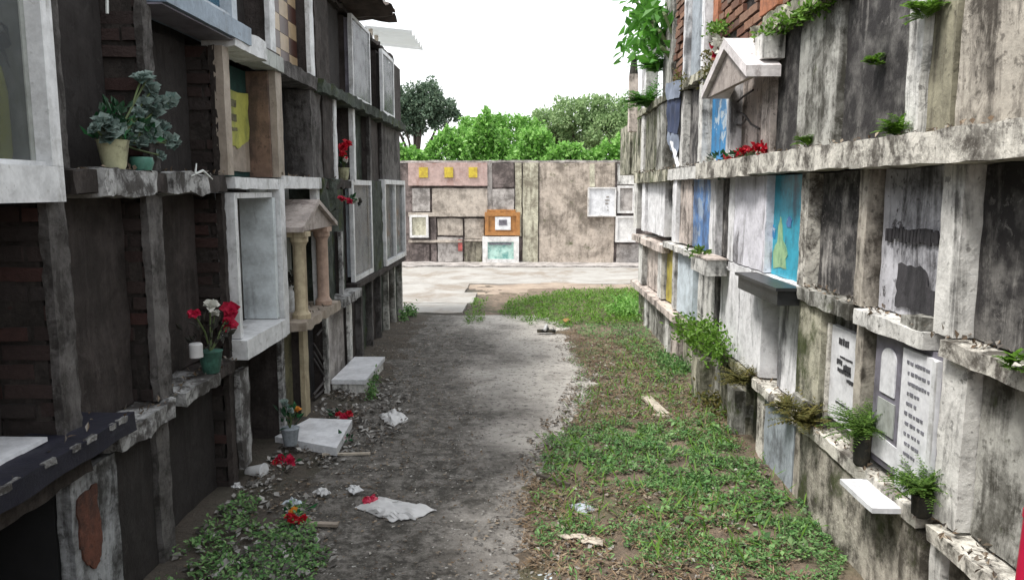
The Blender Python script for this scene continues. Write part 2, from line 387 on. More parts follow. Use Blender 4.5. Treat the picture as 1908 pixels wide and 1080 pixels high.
c = N.mix(N.ramp(a, .38, .62), (.2, .15, .11), (.1, .078, .055))
c = N.mix(N.ramp(g, .5, .62), c, (.24, .18, .13)); c = N.mix(N.ramp(f, .55, .7, 0, .7), c, (.05, .04, .03))
c = N.mix(N.ramp(N.noise(1.6, 6), .52, .62, 0, .6), c, (.07, .09, .035))
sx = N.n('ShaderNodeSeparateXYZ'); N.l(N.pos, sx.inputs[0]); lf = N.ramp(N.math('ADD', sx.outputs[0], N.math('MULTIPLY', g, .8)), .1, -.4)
c = N.mix(N.math('MULTIPLY', lf, .8), c, (.05, .044, .036))      # soil turns darker towards the left block
N.l(c, N.b.inputs['Base Color']); N.rgh(.95); N.bump(N.math('ADD', f, g), 1, .02)
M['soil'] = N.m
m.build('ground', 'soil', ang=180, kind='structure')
# concrete path: a sheet with its own slight unevenness, algae to the left
m = MB(); ys = [1.6+.04*i for i in range(198)]; W = 60
for y in ys:
    for i in range(W+1):
        x = -1.6+(edge_x(y)+.25+1.6)*i/W
        m.v.append(Vector((x, y, .002+noise.noise(Vector((x*2.5, y*2.5, 7)))*.006+noise.noise(Vector((x*16, y*16, 7)))*.0025)))
for j in range(len(ys)-1):
    for i in range(W): a = j*(W+1)+i; m.f.append((a, a+1, a+W+2, a+W+1))
N = NT('path_concrete')
xyz = N.n('ShaderNodeSeparateXYZ'); N.l(N.pos, xyz.inputs[0])
wob = N.noise(.9, 6, .6); a = N.noise(5, 10, .72); f = N.noise(60, 6, .75); b = N.noise(11, 12, .8, None, None, 0); sp = N.noise(24, 5, .65)
c = N.mix(N.ramp(a, .38, .65), (.38, .355, .325), (.23, .21, .19)); c = N.mix(N.ramp(f, .5, .72, 0, .5), c, (.5, .48, .45))
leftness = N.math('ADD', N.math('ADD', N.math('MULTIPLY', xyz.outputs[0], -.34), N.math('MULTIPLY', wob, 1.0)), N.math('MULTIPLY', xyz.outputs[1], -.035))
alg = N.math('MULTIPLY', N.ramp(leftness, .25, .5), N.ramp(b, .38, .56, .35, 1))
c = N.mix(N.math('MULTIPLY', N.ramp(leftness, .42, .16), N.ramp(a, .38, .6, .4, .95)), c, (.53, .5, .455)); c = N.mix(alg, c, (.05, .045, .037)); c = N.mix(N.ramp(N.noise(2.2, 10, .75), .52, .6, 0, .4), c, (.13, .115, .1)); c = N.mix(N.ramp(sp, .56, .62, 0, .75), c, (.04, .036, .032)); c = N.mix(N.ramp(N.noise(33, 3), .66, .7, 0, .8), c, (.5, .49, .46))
N.l(c, N.b.inputs['Base Color']); N.rgh(.92); N.bump(N.math('ADD', N.math('ADD', f, sp), a), .9, .012)
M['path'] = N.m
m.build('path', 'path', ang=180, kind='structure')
# pale pavement slabs of the crossing lane
N = NT('pavement_slabs')
a = N.noise(1.6, 9, .7); f = N.noise(30, 6, .7); b = N.noise(1.1, 10, .72, None, None, .6)
c = N.mix(N.ramp(a, .4, .65), (.34, .33, .31), (.25, .235, .215)); c = N.mix(N.ramp(b, .5, .6, 0, .8), c, (.2, .165, .13)); c = N.mix(N.ramp(f, .58, .72, 0, .5), c, (.2, .18, .15))
N.l(c, N.b.inputs['Base Color']); N.rgh(.9); N.bump(N.math('ADD', f, a), .5, .01)
M['pave'] = N.m
N = NT('pavement_brown')
c = N.mix(N.ramp(N.noise(2.5, 9, .7), .4, .62), (.31, .25, .195), (.2, .155, .12)); N.l(c, N.b.inputs['Base Color']); N.rgh(.95); N.bump(N.noise(30, 6), .6, .01)
M['pave2'] = N.m
m = MB()
for (x0, x1, y0, y1, z) in [(-6.5, -.78, 9.62, 10.4, .012), (-6.5, -.7, 10.412, 11.5, .014), (-6.5, -.9, 11.51, 12.6, .013), (-6.5, 4.5, 12.612, 15.3, .015)]:
    m.box(x0, x1, y0, y1, -.05, z, .012, .12, 3)
m.build('pavement', 'pave', kind='structure')
def worn(u, v):
    x = -1.1+5.2*u; y = 11.3+2.0*v; e = min(u*4, (1-u)*4, v*2.2, (1-v)*2.2, 1)
    return (x, y, -.03+.055*e+noise.noise(Vector((x*1.6, y*2.4, 4)))*.022+noise.noise(Vector((x*6, y*8, 4)))*.008)
MB().grid(worn, 110, 60).build('worn_earth', 'pave2', ang=180, kind='structure')
MB().box(-6.5, 4.5, 15.34, YE-.02, -.05, .04, .02, .12, 3).build('wall_footing', 'endgrey', kind='structure')

# ================================================================== RIGHT BLOCK
TR = thing('tomb_block', 'long mildew-streaked pale block of stacked burial niches on the right of the path', 'tomb wall', (XR+1, 5, 0), 'blocks of stacked burial niches')
MB().wb('R', -1.5, 9.3, -.1, 2.43, -2.2, -.2, .02, .25, 3).build('core', 'rcore', TR)
def sR(px, py): return Rr(px, py).y
def rpart(name, mat, px0, px1, py, z0, z1, d1, amp=.004, seg=.04, d0=-.22, parent=TR, label=None):
    a, b = sorted((sR(px0, py), sR(px1, py)))
    return MB().wb('R', a, b, z0, z1, d0, d1, amp, seg).build(name, mat, parent, label=label)
def rparts(name, mat, s0, s1, z0, z1, d1, amp=.004, seg=.04, d0=-.22, parent=TR, label=None):
    return MB().wb('R', s0, s1, z0, z1, d0, d1, amp, seg).build(name, mat, parent, label=label)
LZ = {'t': (1.79, 2.44), 'm': (1.12, 1.68), 'l': (.5, 1.055), 'b': (-.05, .43)}
REF = {'t': 180, 'm': 430, 'l': 650, 'b': 850}
def rrow(row, pillars, panels):
    z0, z1 = LZ[row]
    for p in pillars:
        (a, b, mat) = p[:3]; ref = p[3] if len(p) > 3 else REF[row]
        rpart('pillar', mat, a, b, ref, z0+.002, z1-.002, .0+random.uniform(-.004, .004), .004, .03)
    for p in panels:
        (a, b, mat, d) = p[:4]; ref = p[4] if len(p) > 4 else REF[row]
        rpart('niche_panel', mat, a, b, ref, z0+.003, z1-.003, d, .005, .06, label=p[5] if len(p) > 5 else None)
# ledges, full length pieces
def ledge_r(s0, s1, z0, z1, d, mat='rledge', amp=.007): rparts('ledge', mat, s0, s1, z0, z1, d, amp, .03)
ledge_r(-1.5, 3.05, 1.68, 1.785, .09); ledge_r(3.06, 4.45, 1.685, 1.79, .085); ledge_r(4.46, 5.7, 1.675, 1.785, .1)
ledge_r(5.71, 7.2, 1.68, 1.78, .02, 'rlight'); ledge_r(7.21, 9.3, 1.67, 1.78, .035, 'rmoss', .014)
ledge_r(-1.5, 2.42, 1.06, 1.115, .03, 'rledge', .007); ledge_r(2.53, 3.07, 1.055, 1.115, .03, 'rlight', .007); ledge_r(3.13, 3.73, 1.055, 1.12, .02, 'rmid', .012)
ledge_r(3.735, 5.08, 1.057, 1.115, .0, 'rwhite'); ledge_r(5.6, 7.3, 1.05, 1.1, .035, 'rlight'); ledge_r(7.31, 9.3, .98, 1.05, .04, 'rpink')
ledge_r(-1.5, 2.4, .435, .49, .04, 'rledge', .008); ledge_r(2.48, 3.72, .437, .495, .035, 'rledge', .008); ledge_r(3.8, 4.35, .44, .49, .035, 'rledge', .007)
ledge_r(4.36, 6.6, .43, .49, .02, 'rmoss', .012); ledge_r(6.61, 9.3, .42, .485, .05, 'rpink', .007)
# top row (behind the first ledge)
rrow('t', [(1531, 1559, 'rmid'), (1687, 1713, 'rlight'), (1421, 1438, 'rpink'), (1356, 1364, 'rwhite'), (1304, 1311, 'rlight'), (1269, 1274, 'rlight'), (1226, 1243, 'rmid'), (1196, 1201, 'rlight'), (1158, 1176, 'rmoss')],
     [(1440, 1481, 'rblack', -.03), (1482, 1530, 'rmid', -.015), (1560, 1686, 'rblack', -.03), (1714, 1756, 'rolive', -.03), (1757, 1771, 'rblack', -.05), (1772, 2350, 'rtan', -.02),
      (1365, 1420, 'rpink', -.07), (1312, 1355, 'blue', -.06, 240, 'bright blue painted panel of the niche under the gabled canopy'), (1275, 1303, 'rdark', -.06), (1244, 1268, 'rblack', -.1), (1202, 1225, 'rmoss', -.02), (1177, 1195, 'rmoss', -.02)])
# middle row
rrow('m', [(1752, 1792, 'rlight'), (1599, 1615, 'rtan'), (1491, 1505, 'rledge'), (1356, 1366, 'rwhite'), (1321, 1332, 'rwhite'), (1252, 1259, 'rwhite'), (1194, 1200, 'rwhite'), (1180, 1186, 'rlight')],
     [(1794, 2400, 'rblack', -.06), (1617, 1751, 'greypaint', -.06, 430, 'grey painted niche panel with a faded black band and charcoal patches'), (1506, 1598, 'rdark', -.06),
      (1427, 1490, 'black', -.075), (1367, 1426, 'rpale', -.0), (1333, 1355, 'rdark', -.05), (1282, 1320, 'blue2', -.04, 430, 'peeling blue and violet painted niche panel'),
      (1260, 1281, 'rpink', -.03), (1233, 1251, 'rblack', -.12), (1201, 1232, 'rwhite', -.03), (1187, 1193, 'rdark', -.05)])
# lower row
rrow('l', [(1744, 1790, 'rlight', 830), (1591, 1604, 'rtan', 690), (1484, 1527, 'rmoss'), (1355, 1374, 'rwhite'), (1327, 1332, 'rdark'), (1252, 1256, 'rlight', 520), (1225, 1232, 'rlight', 510), (1190, 1197, 'rlight', 490)],
     [(1792, 2400, 'rmid', -.05, 830), (1606, 1743, 'rmid', -.06, 760), (1529, 1590, 'rmid', -.06, 690), (1437, 1483, 'rwhite', -.04), (1418, 1436, 'rdark', -.1), (1375, 1417, 'rwhite', .0),
      (1333, 1354, 'rwhite', -.02), (1286, 1326, 'rlight', -.05), (1257, 1285, 'paleblue', -.02, 560), (1233, 1251, 'yellow', -.05, 520, 'ochre yellow niche panel between two cream posts'), (1198, 1224, 'rpink', -.05, 500)])
# bottom row
rrow('b', [(1734, 1756, 'rlight', 1000), (1478, 1490, 'rtan', 880), (1407, 1419, 'rledge'), (1340, 1350, 'rmoss', 760), (1296, 1303, 'rmoss', 680), (1240, 1246, 'rlight', 600), (1200, 1206, 'rlight', 560)],
     [(1758, 2600, 'base', -.03, 1000), (1492, 1732, 'base', .02, 950), (1421, 1476, 'greyblue', .0, 870), (1384, 1406, 'rmoss', -.06, 820), (1352, 1383, 'rmoss', -.02, 780), (1304, 1338, 'rmid', -.01, 720),
      (1262, 1295, 'rmoss', -.05, 660), (1247, 1261, 'rpink', -.02, 600), (1207, 1239, 'rmid', -.02, 570), (1186, 1199, 'rmoss', -.03, 540)])
# small flower-pot posts at the foot of the block
rparts('pillar', 'rmoss', 5.35, 5.62, -.05, .36, .1, .012); rparts('pillar', 'rmid', 4.62, 4.8, -.05, .34, .05, .014)
# stubs in front of the grave row: a block and broken crust
for (s0, s1, z0, z1, d) in [(3.5, 3.72, .5, .58, .02), (2.56, 2.7, 1.117, 1.16, .02)]: rparts('rubble', 'rmid', s0, s1, z0, z1, d, .012, .02)
# upper storey of the right block (beyond the mossy ledge)
MB().wb('R', 4.15, 7.4, 2.531, 3.6, -2.2, -.3, .02, .25, 3).build('core', 'rcore', TR)
rparts('ledge', 'rmoss', 3.3, 4.55, 2.445, 2.53, .06, .03, .025, label='mossy broken ledge at the top of the nearer niches')
rparts('ledge', 'rmoss', 4.56, 9.2, 2.445, 2.515, .02, .02, .03)
def rbrick(s0, s1, z0, z1, d0=-.3, d1=-.02, mat='brick', miss=0, lng=.2, parent=TR, X='R'):
    xa, xb = (XR-d1, XR-d0) if X == 'R' else (XL+d0, XL+d1)
    p = bricks(xa, xb, s0, s1, z0, z1, miss=miss, lng=lng).build('brick_pier', mat, parent)
    MB().box(xa+.018, xb-.018, s0+.015, s1-.015, z0, z1-.01).build('mortar', 'mortar', p); return p
rbrick(4.1, 5.62, 2.532, 3.3, miss=.04); rbrick(6.72, 7.25, 2.52, 3.6)
rparts('pillar', 'rmid', 7.3, 7.75, 2.52, 3.7, -.01); rparts('pillar', 'terracotta', 4.3, 4.62, 2.6, 3.2, .0, .006)
rparts('pillar', 'terracotta', 5.64, 5.78, 2.52, 3.5, -.01)
rparts('pillar', 'rwhite', 5.95, 6.04, 2.52, 3.6, .01); rparts('niche_panel', 'greyblue', 6.05, 6.62, 2.52, 3.6, -.04); rparts('pillar', 'rwhite', 6.63, 6.71, 2.52, 3.6, .01)

# black lettering and paint patches on the grey panel (thin coats standing proud of the panel)
gp = bpy.data.objects  # noqa
def coat(name, mat, side, outline, d, parent, th=.0025):
    """flat shape with thickness on a wall plane; outline in (s, z)"""
    X = XL+d if side == 'L' else XR-d; g = 1 if side == 'L' else -1
    m = MB(); n = len(outline)
    for e in (0, 1):
        for (s_, z_) in outline: m.v.append(Vector((X+g*th*e, s_, z_)))
    m.f.append(tuple(range(n))); m.f.append(tuple(reversed(range(n, 2*n))))
    for i in range(n): m.f.append((i, (i+1) % n, n+(i+1) % n, n+i))
    return m.build(name, mat, parent)
def sz(px, py, d=0): p = Rr(px, py, d); return (p.y, p.z)
def szl(px, py, d=0): p = L(px, py, d); return (p.y, p.z)
def rag(P, n=6, a=.008):
    o = []
    for (p, q) in zip(P, P[1:]+P[:1]):
        for k in range(n): t = k/n; o.append((p[0]+(q[0]-p[0])*t+random.uniform(-a, a), p[1]+(q[1]-p[1])*t+random.uniform(-a, a)))
    return o
coat('paint_patch', 'charpaint', 'R', rag([sz(1672, 490, -.05), sz(1722, 498, -.05), sz(1730, 545, -.05), sz(1733, 590, -.05), sz(1700, 578, -.05), sz(1668, 570, -.05)]), -.053, TR)
coat('paint_patch', 'charpaint', 'R', rag([sz(1727, 535, -.05), sz(1750, 545, -.05), sz(1750, 595, -.05), sz(1729, 585, -.05)], 4, .005), -.048, TR)
m = MB()
for k in range(15):
    a = sz(1653+k*6.6, 420+k*.5, -.05); b = sz(1653+k*6.6, 452+k*.6, -.05); X = XR+.05
    m.box(X-.002, X+.004, a[0]-.013, a[0]+.004+random.uniform(0, .006), b[1]+random.uniform(0, .02), a[1]-random.uniform(0, .012), .003, .02, 30)
m.build('faded_lettering', 'charpaint', TR)
# aqua picture panel
AQ = thing('painted_panel', 'aqua blue painted panel with pale green figures set in a niche above the black shelf', 'tomb panel', Rr(1465, 520))
MB().wb('R', Rr(1490, 440, -.045).y, Rr(1438, 440, -.045).y, 1.117, 1.675, -.072, -.045).build('panel', 'aqua', AQ)
coat('green_figure', 'green', 'R', rag([sz(*q, -.05) for q in ((1443, 500), (1443, 470), (1446, 458), (1451, 450), (1453, 420), (1457, 404), (1460, 420), (1461, 448), (1467, 458), (1470, 475), (1466, 482), (1467, 502), (1455, 498))], 3, .003), -.0445, AQ)
coat('blue_figure', 'blue2', 'R', rag([sz(1467, 415, -.05), sz(1472, 402, -.05), sz(1478, 408, -.05), sz(1476, 424, -.05), sz(1469, 424, -.05)], 3, .003), -.0445, AQ)
coat('blue_figure', 'blue', 'R', rag([sz(1440, 440, -.05), sz(1443, 418, -.05), sz(1447, 425, -.05), sz(1446, 445, -.05)], 3, .003), -.0445, AQ)
# black stone shelf, concrete box shelf, white tile slab
BS = thing('stone_shelf', 'black stone shelf box jutting from the right block under the aqua panel', 'shelf', Rr(1440, 560))
MB().wb('R', 3.74, 4.43, 1.02, 1.095, .002, .115).build('shelf_box', 'black', BS); MB().wb('R', 3.72, 4.45, 1.096, 1.112, .002, .13).build('shelf_top', 'black', BS)
CS = thing('flower_shelf', 'beige concrete flower box jutting from the right block below the blue panel', 'shelf', Rr(1340, 512))
m = MB(); m.wb('R', 5.1, 5.58, 1.012, 1.03, .002, .14, .004, .04); m.wb('R', 5.1, 5.14, 1.031, 1.12, .002, .14, .004, .04); m.wb('R', 5.54, 5.58, 1.031, 1.12, .002, .14, .004, .04); m.wb('R', 5.141, 5.539, 1.031, 1.12, .1, .14, .004, .04)
m.build('box', 'rlight', CS); MB().wb('R', 5.08, 5.6, 1.121, 1.132, -.0, .145, .003, .04).build('rim', 'rpink', CS)
MB().wb('R', 2.58, 2.86, .448, .467, .02, .135, .002, .05).build('tile_slab', 'marble', label='white tile slab jutting from the sill below the inscribed gravestone', category='slab')
# gravestone
dG = -.055
GS = thing('gravestone', 'grey and white gravestone with arched photo frame and long inscription in the right block', 'gravestone', Rr(1690, 900))
a0, a1 = sR(1743, 800), sR(1620, 760); am = sR(1677, 770)
MB().wb('R', a0, a1, .53, 1.05, -.058, -.012).build('back_slab', 'greystone', GS)
o = MB().wb('R', a0+.006, am, .505, 1.03, -.0115, .004).build('inscription_plaque', 'marble', GS)
MB().wb('R', a0+.006, a0+.03, .515, 1.028, .0041, .01).build('border', 'white', o)
m = MB(); LW_ = [1, 1, .97, .55, .45, .8, .8, .75, .6, .6, .5, .4]; X = XR-.0055
for k in range(12):
    z = .985-k*.037; s_ = am-.035-random.uniform(0, .02); e = s_-(am-a0-.1)*LW_[k]
    while s_ > e:
        l_ = random.uniform(.008, .024)
        m.box(X-.001, X+.004, s_-l_, s_, z-.004-random.uniform(0, .003), z+.004+random.uniform(0, .003)); s_ -= l_+random.uniform(.004, .014)
    m.build('inscription_line', 'inkg', o); m = MB()
b0, b1 = sR(1662, 740), sR(1635, 740)
n_ = 14; arch = [(b1, .82), (b0, .82)]+[((b0+b1)/2-(b1-b0)/2*math.cos(math.pi*k/n_), .955+.045*math.sin(math.pi*k/n_)) for k in range(n_+1)]
coat('arched_plate', 'marble', 'R', arch, -.011, GS, .006)
coat('square_plate', 'sidewhite', 'R', [(b0-.01, .665), (b1+.01, .665), (b1+.01, .795), (b0-.01, .795)], -.011, GS, .005)
coat('lower_plate', 'marble', 'R', [(am+.01, .56), (a1-.02, .56), (a1-.02, .65), (am+.01, .64)], -.011, GS, .006)
# white marble
WM = thing('marble_marker', 'white marble marker with black writing beside the mossy pillar', 'gravestone', Rr(1560, 750))
w0, w1 = sR(1591, 680), sR(1532, 680)
o = MB().wb('R', w0+.01, w1-.005, .56, .985, -.058, -.03).build('slab', 'marble', WM); m = MB(); X = XR+.0285
for (z, s_, l_, h) in [(.93, w1-.1, .1, .018), (.86, w1-.12, .12, .006), (.835, w1-.09, .05, .014), (.82, w1-.16, .07, .018), (.8, w1-.1, .14, .012), (.77, w1-.2, .08, .01), (.65, w1-.1, .16, .006)]:
    e = s_-l_
    while s_ > e: q = random.uniform(.008, .02); m.box(X-.001, X+.004, s_-q, s_, z-h*random.uniform(.6, 1), z+h*random.uniform(.5, 1)); s_ -= q+random.uniform(.003, .008)
    m.build('writing_line', 'ink', o); m = MB()
MB().wb('R', w1-.02, w1, .52, .99, -.029, -.015).build('edge_strip', 'rledge', WM)

# gabled canopies
def canopy(root, side, s0, s1, sr, ze, zr, d1, th, mat, d0=0.002, matg='roofpink'):
    X = XL if side == 'L' else XR; g = 1 if side == 'L' else -1
    def P(d, s_, z): return Vector((X+g*d, s_, z))
    for (sa, sb) in ((s0, sr), (s1, sr)):
        c = [P(d0, sa, ze), P(d1, sa, ze), P(d1, sb, zr), P(d0, sb, zr), P(d0, sa, ze+th), P(d1, sa, ze+th), P(d1, sb, zr+th), P(d0, sb, zr+th)]
        MB().hexa(c).build('roof_slope', mat, root)
    m = MB(); c = [P(d1-.03, s0+.02, ze+.001), P(d1-.03, s1-.02, ze+.001), P(d1-.03, sr, zr-.003)]; c2 = [p-Vector((g*.03, 0, 0)) for p in c]
    m.v += c+c2; m.f += [(0, 1, 2), (5, 4, 3), (0, 3, 4, 1), (1, 4, 5, 2), (2, 5, 3, 0)]; m.build('gable', matg, root)
M['canw'] = weather('canopy_whitewash', (.74, .7, .7), (.2, .17, .16), .26, .3, 5, bump=.3)
CA = thing('gabled_canopy', 'pinkish white gabled concrete canopy over the niche on the upper right ledge', 'canopy', Rr(1400, 150))
canopy(CA, 'R', 4.18, 5.2, 4.66, 2.2, 2.43, .19, .06, 'canw')
MB().wb('R', 4.2, 4.34, 2.30, 2.43, -.02, .1, .003, .04).build('end_block', 'rlight', CA)
WC = thing('bent_wire', 'dark bent wire stems leaning in the pink niche under the canopy', 'wire', Rr(1370, 280)); D = -.04
m = MB()
for pts in ([(1367, 278), (1368, 230), (1366, 160)], [(1369, 195), (1385, 180), (1403, 168)], [(1369, 205), (1388, 215), (1400, 232), (1415, 240)], [(1369, 232), (1382, 233), (1390, 222)]):
    m.tube([Rr(*p, D) for p in pts], .007, 6)
m.build('wires', 'metal', WC)
MB().tube([Rr(1367, 284, -.035), Rr(1366, 150, -.035)], .012, 8).build('post', 'metal', WC)
# cloth in the far niche
CL = thing('draped_cloth', 'dark blue cloth hanging over the front of a far upper niche on the right', 'cloth', Rr(1258, 300))
def drape(side, pa, pb, pc, pd, d, amp=.02, n=14):
    f = L if side == 'L' else Rr; A, B, C_, D_ = [f(*p, d) for p in (pa, pb, pc, pd)]; g = 1 if side == 'L' else -1
    def fn(u, v):
        p = (A*(1-u)+B*u)*(1-v)+(D_*(1-u)+C_*u)*v
        return p+Vector((g*(math.sin(u*17+v*3)*amp*.5+noise.noise(p*7)*amp+amp), 0, noise.noise(p*3)*amp*.3))
    m = MB(); m.grid(fn, n, n); b = len(m.v); m.v += [p-Vector((g*.004, 0, 0)) for p in m.v]; q = list(m.f); m.f += [tuple(reversed([i+b for i in t])) for t in q]; return m
drape('R', (1248, 185), (1270, 180), (1269, 250), (1248, 245), .0).build('dark_fold', 'bluecloth', CL)
drape('R', (1247, 155), (1271, 150), (1270, 182), (1247, 187), .02).build('grey_fold', 'greycloth', CL)
drape('R', (1249, 245), (1268, 250), (1266, 305), (1250, 270), -.01).build('lower_fold', 'greycloth', CL)
MB().tube([Rr(1252, 265, .01), Rr(1258, 285, .02), Rr(1264, 312, .01)], .02, 7).build('white_bundle', 'white', label='white rolled bundle leaning under the dark blue cloth', category='bundle')

# ================================================================== LEFT BLOCK
TL = thing('tomb_block', 'tall soot-black block of stacked burial niches with brick dividers on the left of the path', 'tomb wall', (XL-1, 5, 0), 'blocks of stacked burial niches')
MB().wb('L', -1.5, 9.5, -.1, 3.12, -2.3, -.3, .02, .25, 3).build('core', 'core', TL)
def lp(name, mat, s0, s1, z0, z1, d1, amp=.004, seg=.04, d0=-.31, label=None, parent=TL): return MB().wb('L', s0, s1, z0, z1, d0, d1, amp, seg).build(name, mat, parent, label=label)
def post(mat, s0, s1, z0, z1, d1, amp=.003):
    p = MB().wb('L', s0, s1, z0, z1, -.03, d1, amp, .04).build('post', mat, TL)
    MB().wb('L', s0+.012, s1-.006, z0, z1, -.31, -.0305).build('backing', 'lpanel', p); return p
def divider(s0, s1, z0, z1, front='lplaster', brick=True, d=0.0):
    if brick:
        p = bricks(XL-.3, XL+d-.03, s0+.006, s1-.006, z0, z1, lng=.22).build('divider', 'dbrick', TL)
        MB().wb('L', s0+.012, s1-.012, z0, z1, -.3, d-.045).build('mortar', 'mortar', p)
        MB().wb('L', s0, s1, z0, z1, d-.03, d, .006, .02, 22).build('plaster_front', front, p)
    else: lp('divider', front, s0, s1, z0, z1, d, .008, .035)
ZA, ZB, ZC, ZD = (-.05, .64), (.73, 1.58), (1.67, 2.3), (2.4, 3.2)
# near columns (s < 3.8)
for (s0, s1) in ((-1.5, .2), (.2, 1.6)):
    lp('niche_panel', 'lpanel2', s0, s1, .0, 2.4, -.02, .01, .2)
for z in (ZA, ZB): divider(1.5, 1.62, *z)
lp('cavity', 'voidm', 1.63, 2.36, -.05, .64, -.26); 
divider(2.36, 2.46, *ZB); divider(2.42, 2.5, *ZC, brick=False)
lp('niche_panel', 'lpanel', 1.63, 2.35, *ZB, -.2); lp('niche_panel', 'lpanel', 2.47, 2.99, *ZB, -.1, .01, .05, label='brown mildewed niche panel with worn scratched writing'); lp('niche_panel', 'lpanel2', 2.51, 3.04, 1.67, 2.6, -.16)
divider(3.0, 3.12, *ZB, 'lplaster'); divider(3.05, 3.13, 1.67, 2.7, 'lplaster')
lp('niche_panel', 'lpanel', 3.13, 3.79, *ZB, -.16); lp('niche_panel', 'lpanel2', 3.14, 3.79, *ZC, -.16)
lp('niche_panel', 'lpanel2', 2.66, 2.96, *ZA, -.03, label='smooth brown niche panel beside the white red-patched post'); divider(2.97, 3.08, *ZA, 'lplaster', False, -.01); lp('niche_panel', 'lpanel2', 3.09, 3.79, *ZA, -.12)
divider(3.8, 3.86, *ZA, 'lblack', True, -.03)
for z in (ZB, ZC): divider(3.8, 3.84, *z, 'lblack', True, -.02)
# white post with a red brick patch, black void
lp('cavity', 'voidm', 2.361, 2.63, -.05, .64, -.06)
p = MB().wb('L', 2.36, 2.64, -.05, .64, -.05, .0, .006, .03).build('post', weather('stained_white_post', (.36, .37, .38), (.03, .028, .026), .5, .5, 5, bump=.6, grime=1), TL)
rp = rag([(2.39, .57), (2.5, .58), (2.51, .44), (2.5, .32), (2.46, .28), (2.4, .33), (2.38, .45)], 5, .008)
X = XL+.001; m = MB(); n = len(rp); m.v += [Vector((X, a, b)) for a, b in rp]+[Vector((X+.007, a, b)) for a, b in rp]; m.f += [tuple(range(n)), tuple(reversed(range(n, 2*n)))]+[(i, (i+1) % n, n+(i+1) % n, n+i) for i in range(n)]
m.build('red_patch', 'redpatch', p)

# ledges
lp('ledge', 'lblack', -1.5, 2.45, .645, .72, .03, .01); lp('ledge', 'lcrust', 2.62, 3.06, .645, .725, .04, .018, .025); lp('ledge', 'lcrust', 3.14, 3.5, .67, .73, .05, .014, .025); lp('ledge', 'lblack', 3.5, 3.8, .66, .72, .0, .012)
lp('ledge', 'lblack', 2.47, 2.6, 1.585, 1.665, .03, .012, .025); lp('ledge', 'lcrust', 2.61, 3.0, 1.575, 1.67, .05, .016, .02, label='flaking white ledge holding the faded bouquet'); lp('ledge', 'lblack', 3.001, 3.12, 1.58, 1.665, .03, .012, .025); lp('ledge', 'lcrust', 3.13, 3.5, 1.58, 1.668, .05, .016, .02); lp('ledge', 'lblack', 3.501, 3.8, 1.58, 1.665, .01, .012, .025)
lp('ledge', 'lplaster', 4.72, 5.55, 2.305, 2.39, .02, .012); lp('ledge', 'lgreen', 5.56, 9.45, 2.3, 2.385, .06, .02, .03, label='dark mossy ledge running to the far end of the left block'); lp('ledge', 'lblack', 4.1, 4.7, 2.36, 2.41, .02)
lp('ledge', 'lblack', 5.56, 6.5, 1.6, 1.67, .02, .02)
# upper near storey
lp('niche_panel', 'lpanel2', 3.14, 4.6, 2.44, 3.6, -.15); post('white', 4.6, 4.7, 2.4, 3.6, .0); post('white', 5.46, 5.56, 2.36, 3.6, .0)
MB().wb('L', 3.0, 5.9, 3.13, 3.9, -2.3, -.2, .02, .25, 3).build('core', 'core', TL)
# checker tiles: each square set on the panel
ck = lp('tile_panel', 'lplaster', 4.71, 5.45, 2.4, 3.7, -.1, .002)
lm = plain('cream_checker_tile', (.38, .28, .17), .35, .3); dm = plain('brown_checker_tile', (.06, .025, .018), .35, .3)
ma, mb_ = MB(), MB(); ts = .185; th_ = .11
for i in range(4):
    for j in range(11): (ma if (i+j) % 2 else mb_).wb('L', 4.712+i*ts, 4.712+(i+1)*ts-.003, 2.402+j*th_, 2.402+(j+1)*th_-.003, -.101, -.092)
ma.build('cream_tiles', lm, ck); mb_.build('brown_tiles', dm, ck)
# column 4.72-5.5 rows
lp('niche_panel', 'voidm', 4.73, 5.45, 1.68, 2.3, -.2); lp('divider', 'lplaster', 5.45, 5.72, 1.68, 2.3, -.01, .01); lp('divider', 'lplaster', 4.6, 4.72, 1.67, 2.3, -.02)
divider(5.73, 6.03, 1.68, 2.3, 'lblack'); divider(5.6, 5.98, 2.39, 3.5, 'lblack')
lp('niche_panel', 'lpanel2', 5.99, 6.72, 2.39, 3.12, -.1); lp('niche_panel', 'lpanel2', 7.62, 8.15, 2.39, 3.1, -.12); lp('niche_panel', 'lpanel', 9.0, 9.48, 2.39, 3.05, -.01)
post('white', 6.04, 6.12, 1.67, 2.3, .01); lp('niche_panel', 'lpanel2', 6.13, 6.7, 1.68, 2.3, -.14); post('white', 6.71, 6.79, 1.67, 2.3, .01); lp('niche_panel', 'lgreen', 6.8, 7.45, 1.68, 2.3, -.08); post('lplaster', 7.46, 7.55, 1.68, 2.3, .0)
lp('niche_panel', 'lblack', 7.56, 8.1, 1.68, 2.3, -.04); post('lplaster', 8.11, 8.2, 1.68, 2.3, .0); lp('niche_panel', 'lplaster', 8.21, 9.48, 1.7, 2.3, -.03)
divider(5.58, 5.9, .73, 1.6, 'lgreen', False, .0); MB().wb('L', 5.5, 6.1, 1.42, 1.68, -.2, .03, .06, .05, 5).build('mossy_lump', 'lgreen', TL)
lp('niche_panel', 'lgreen', 5.91, 6.55, .73, 1.6, -.06); post('lcrust', 6.2, 6.26, .73, 1.25, .0); lp('pillar', 'lgreen', 7.53, 8.05, .7, 1.68, .0, .012)
lp('ledge', 'lcrust', 5.95, 6.6, .66, .73, .07, .012)
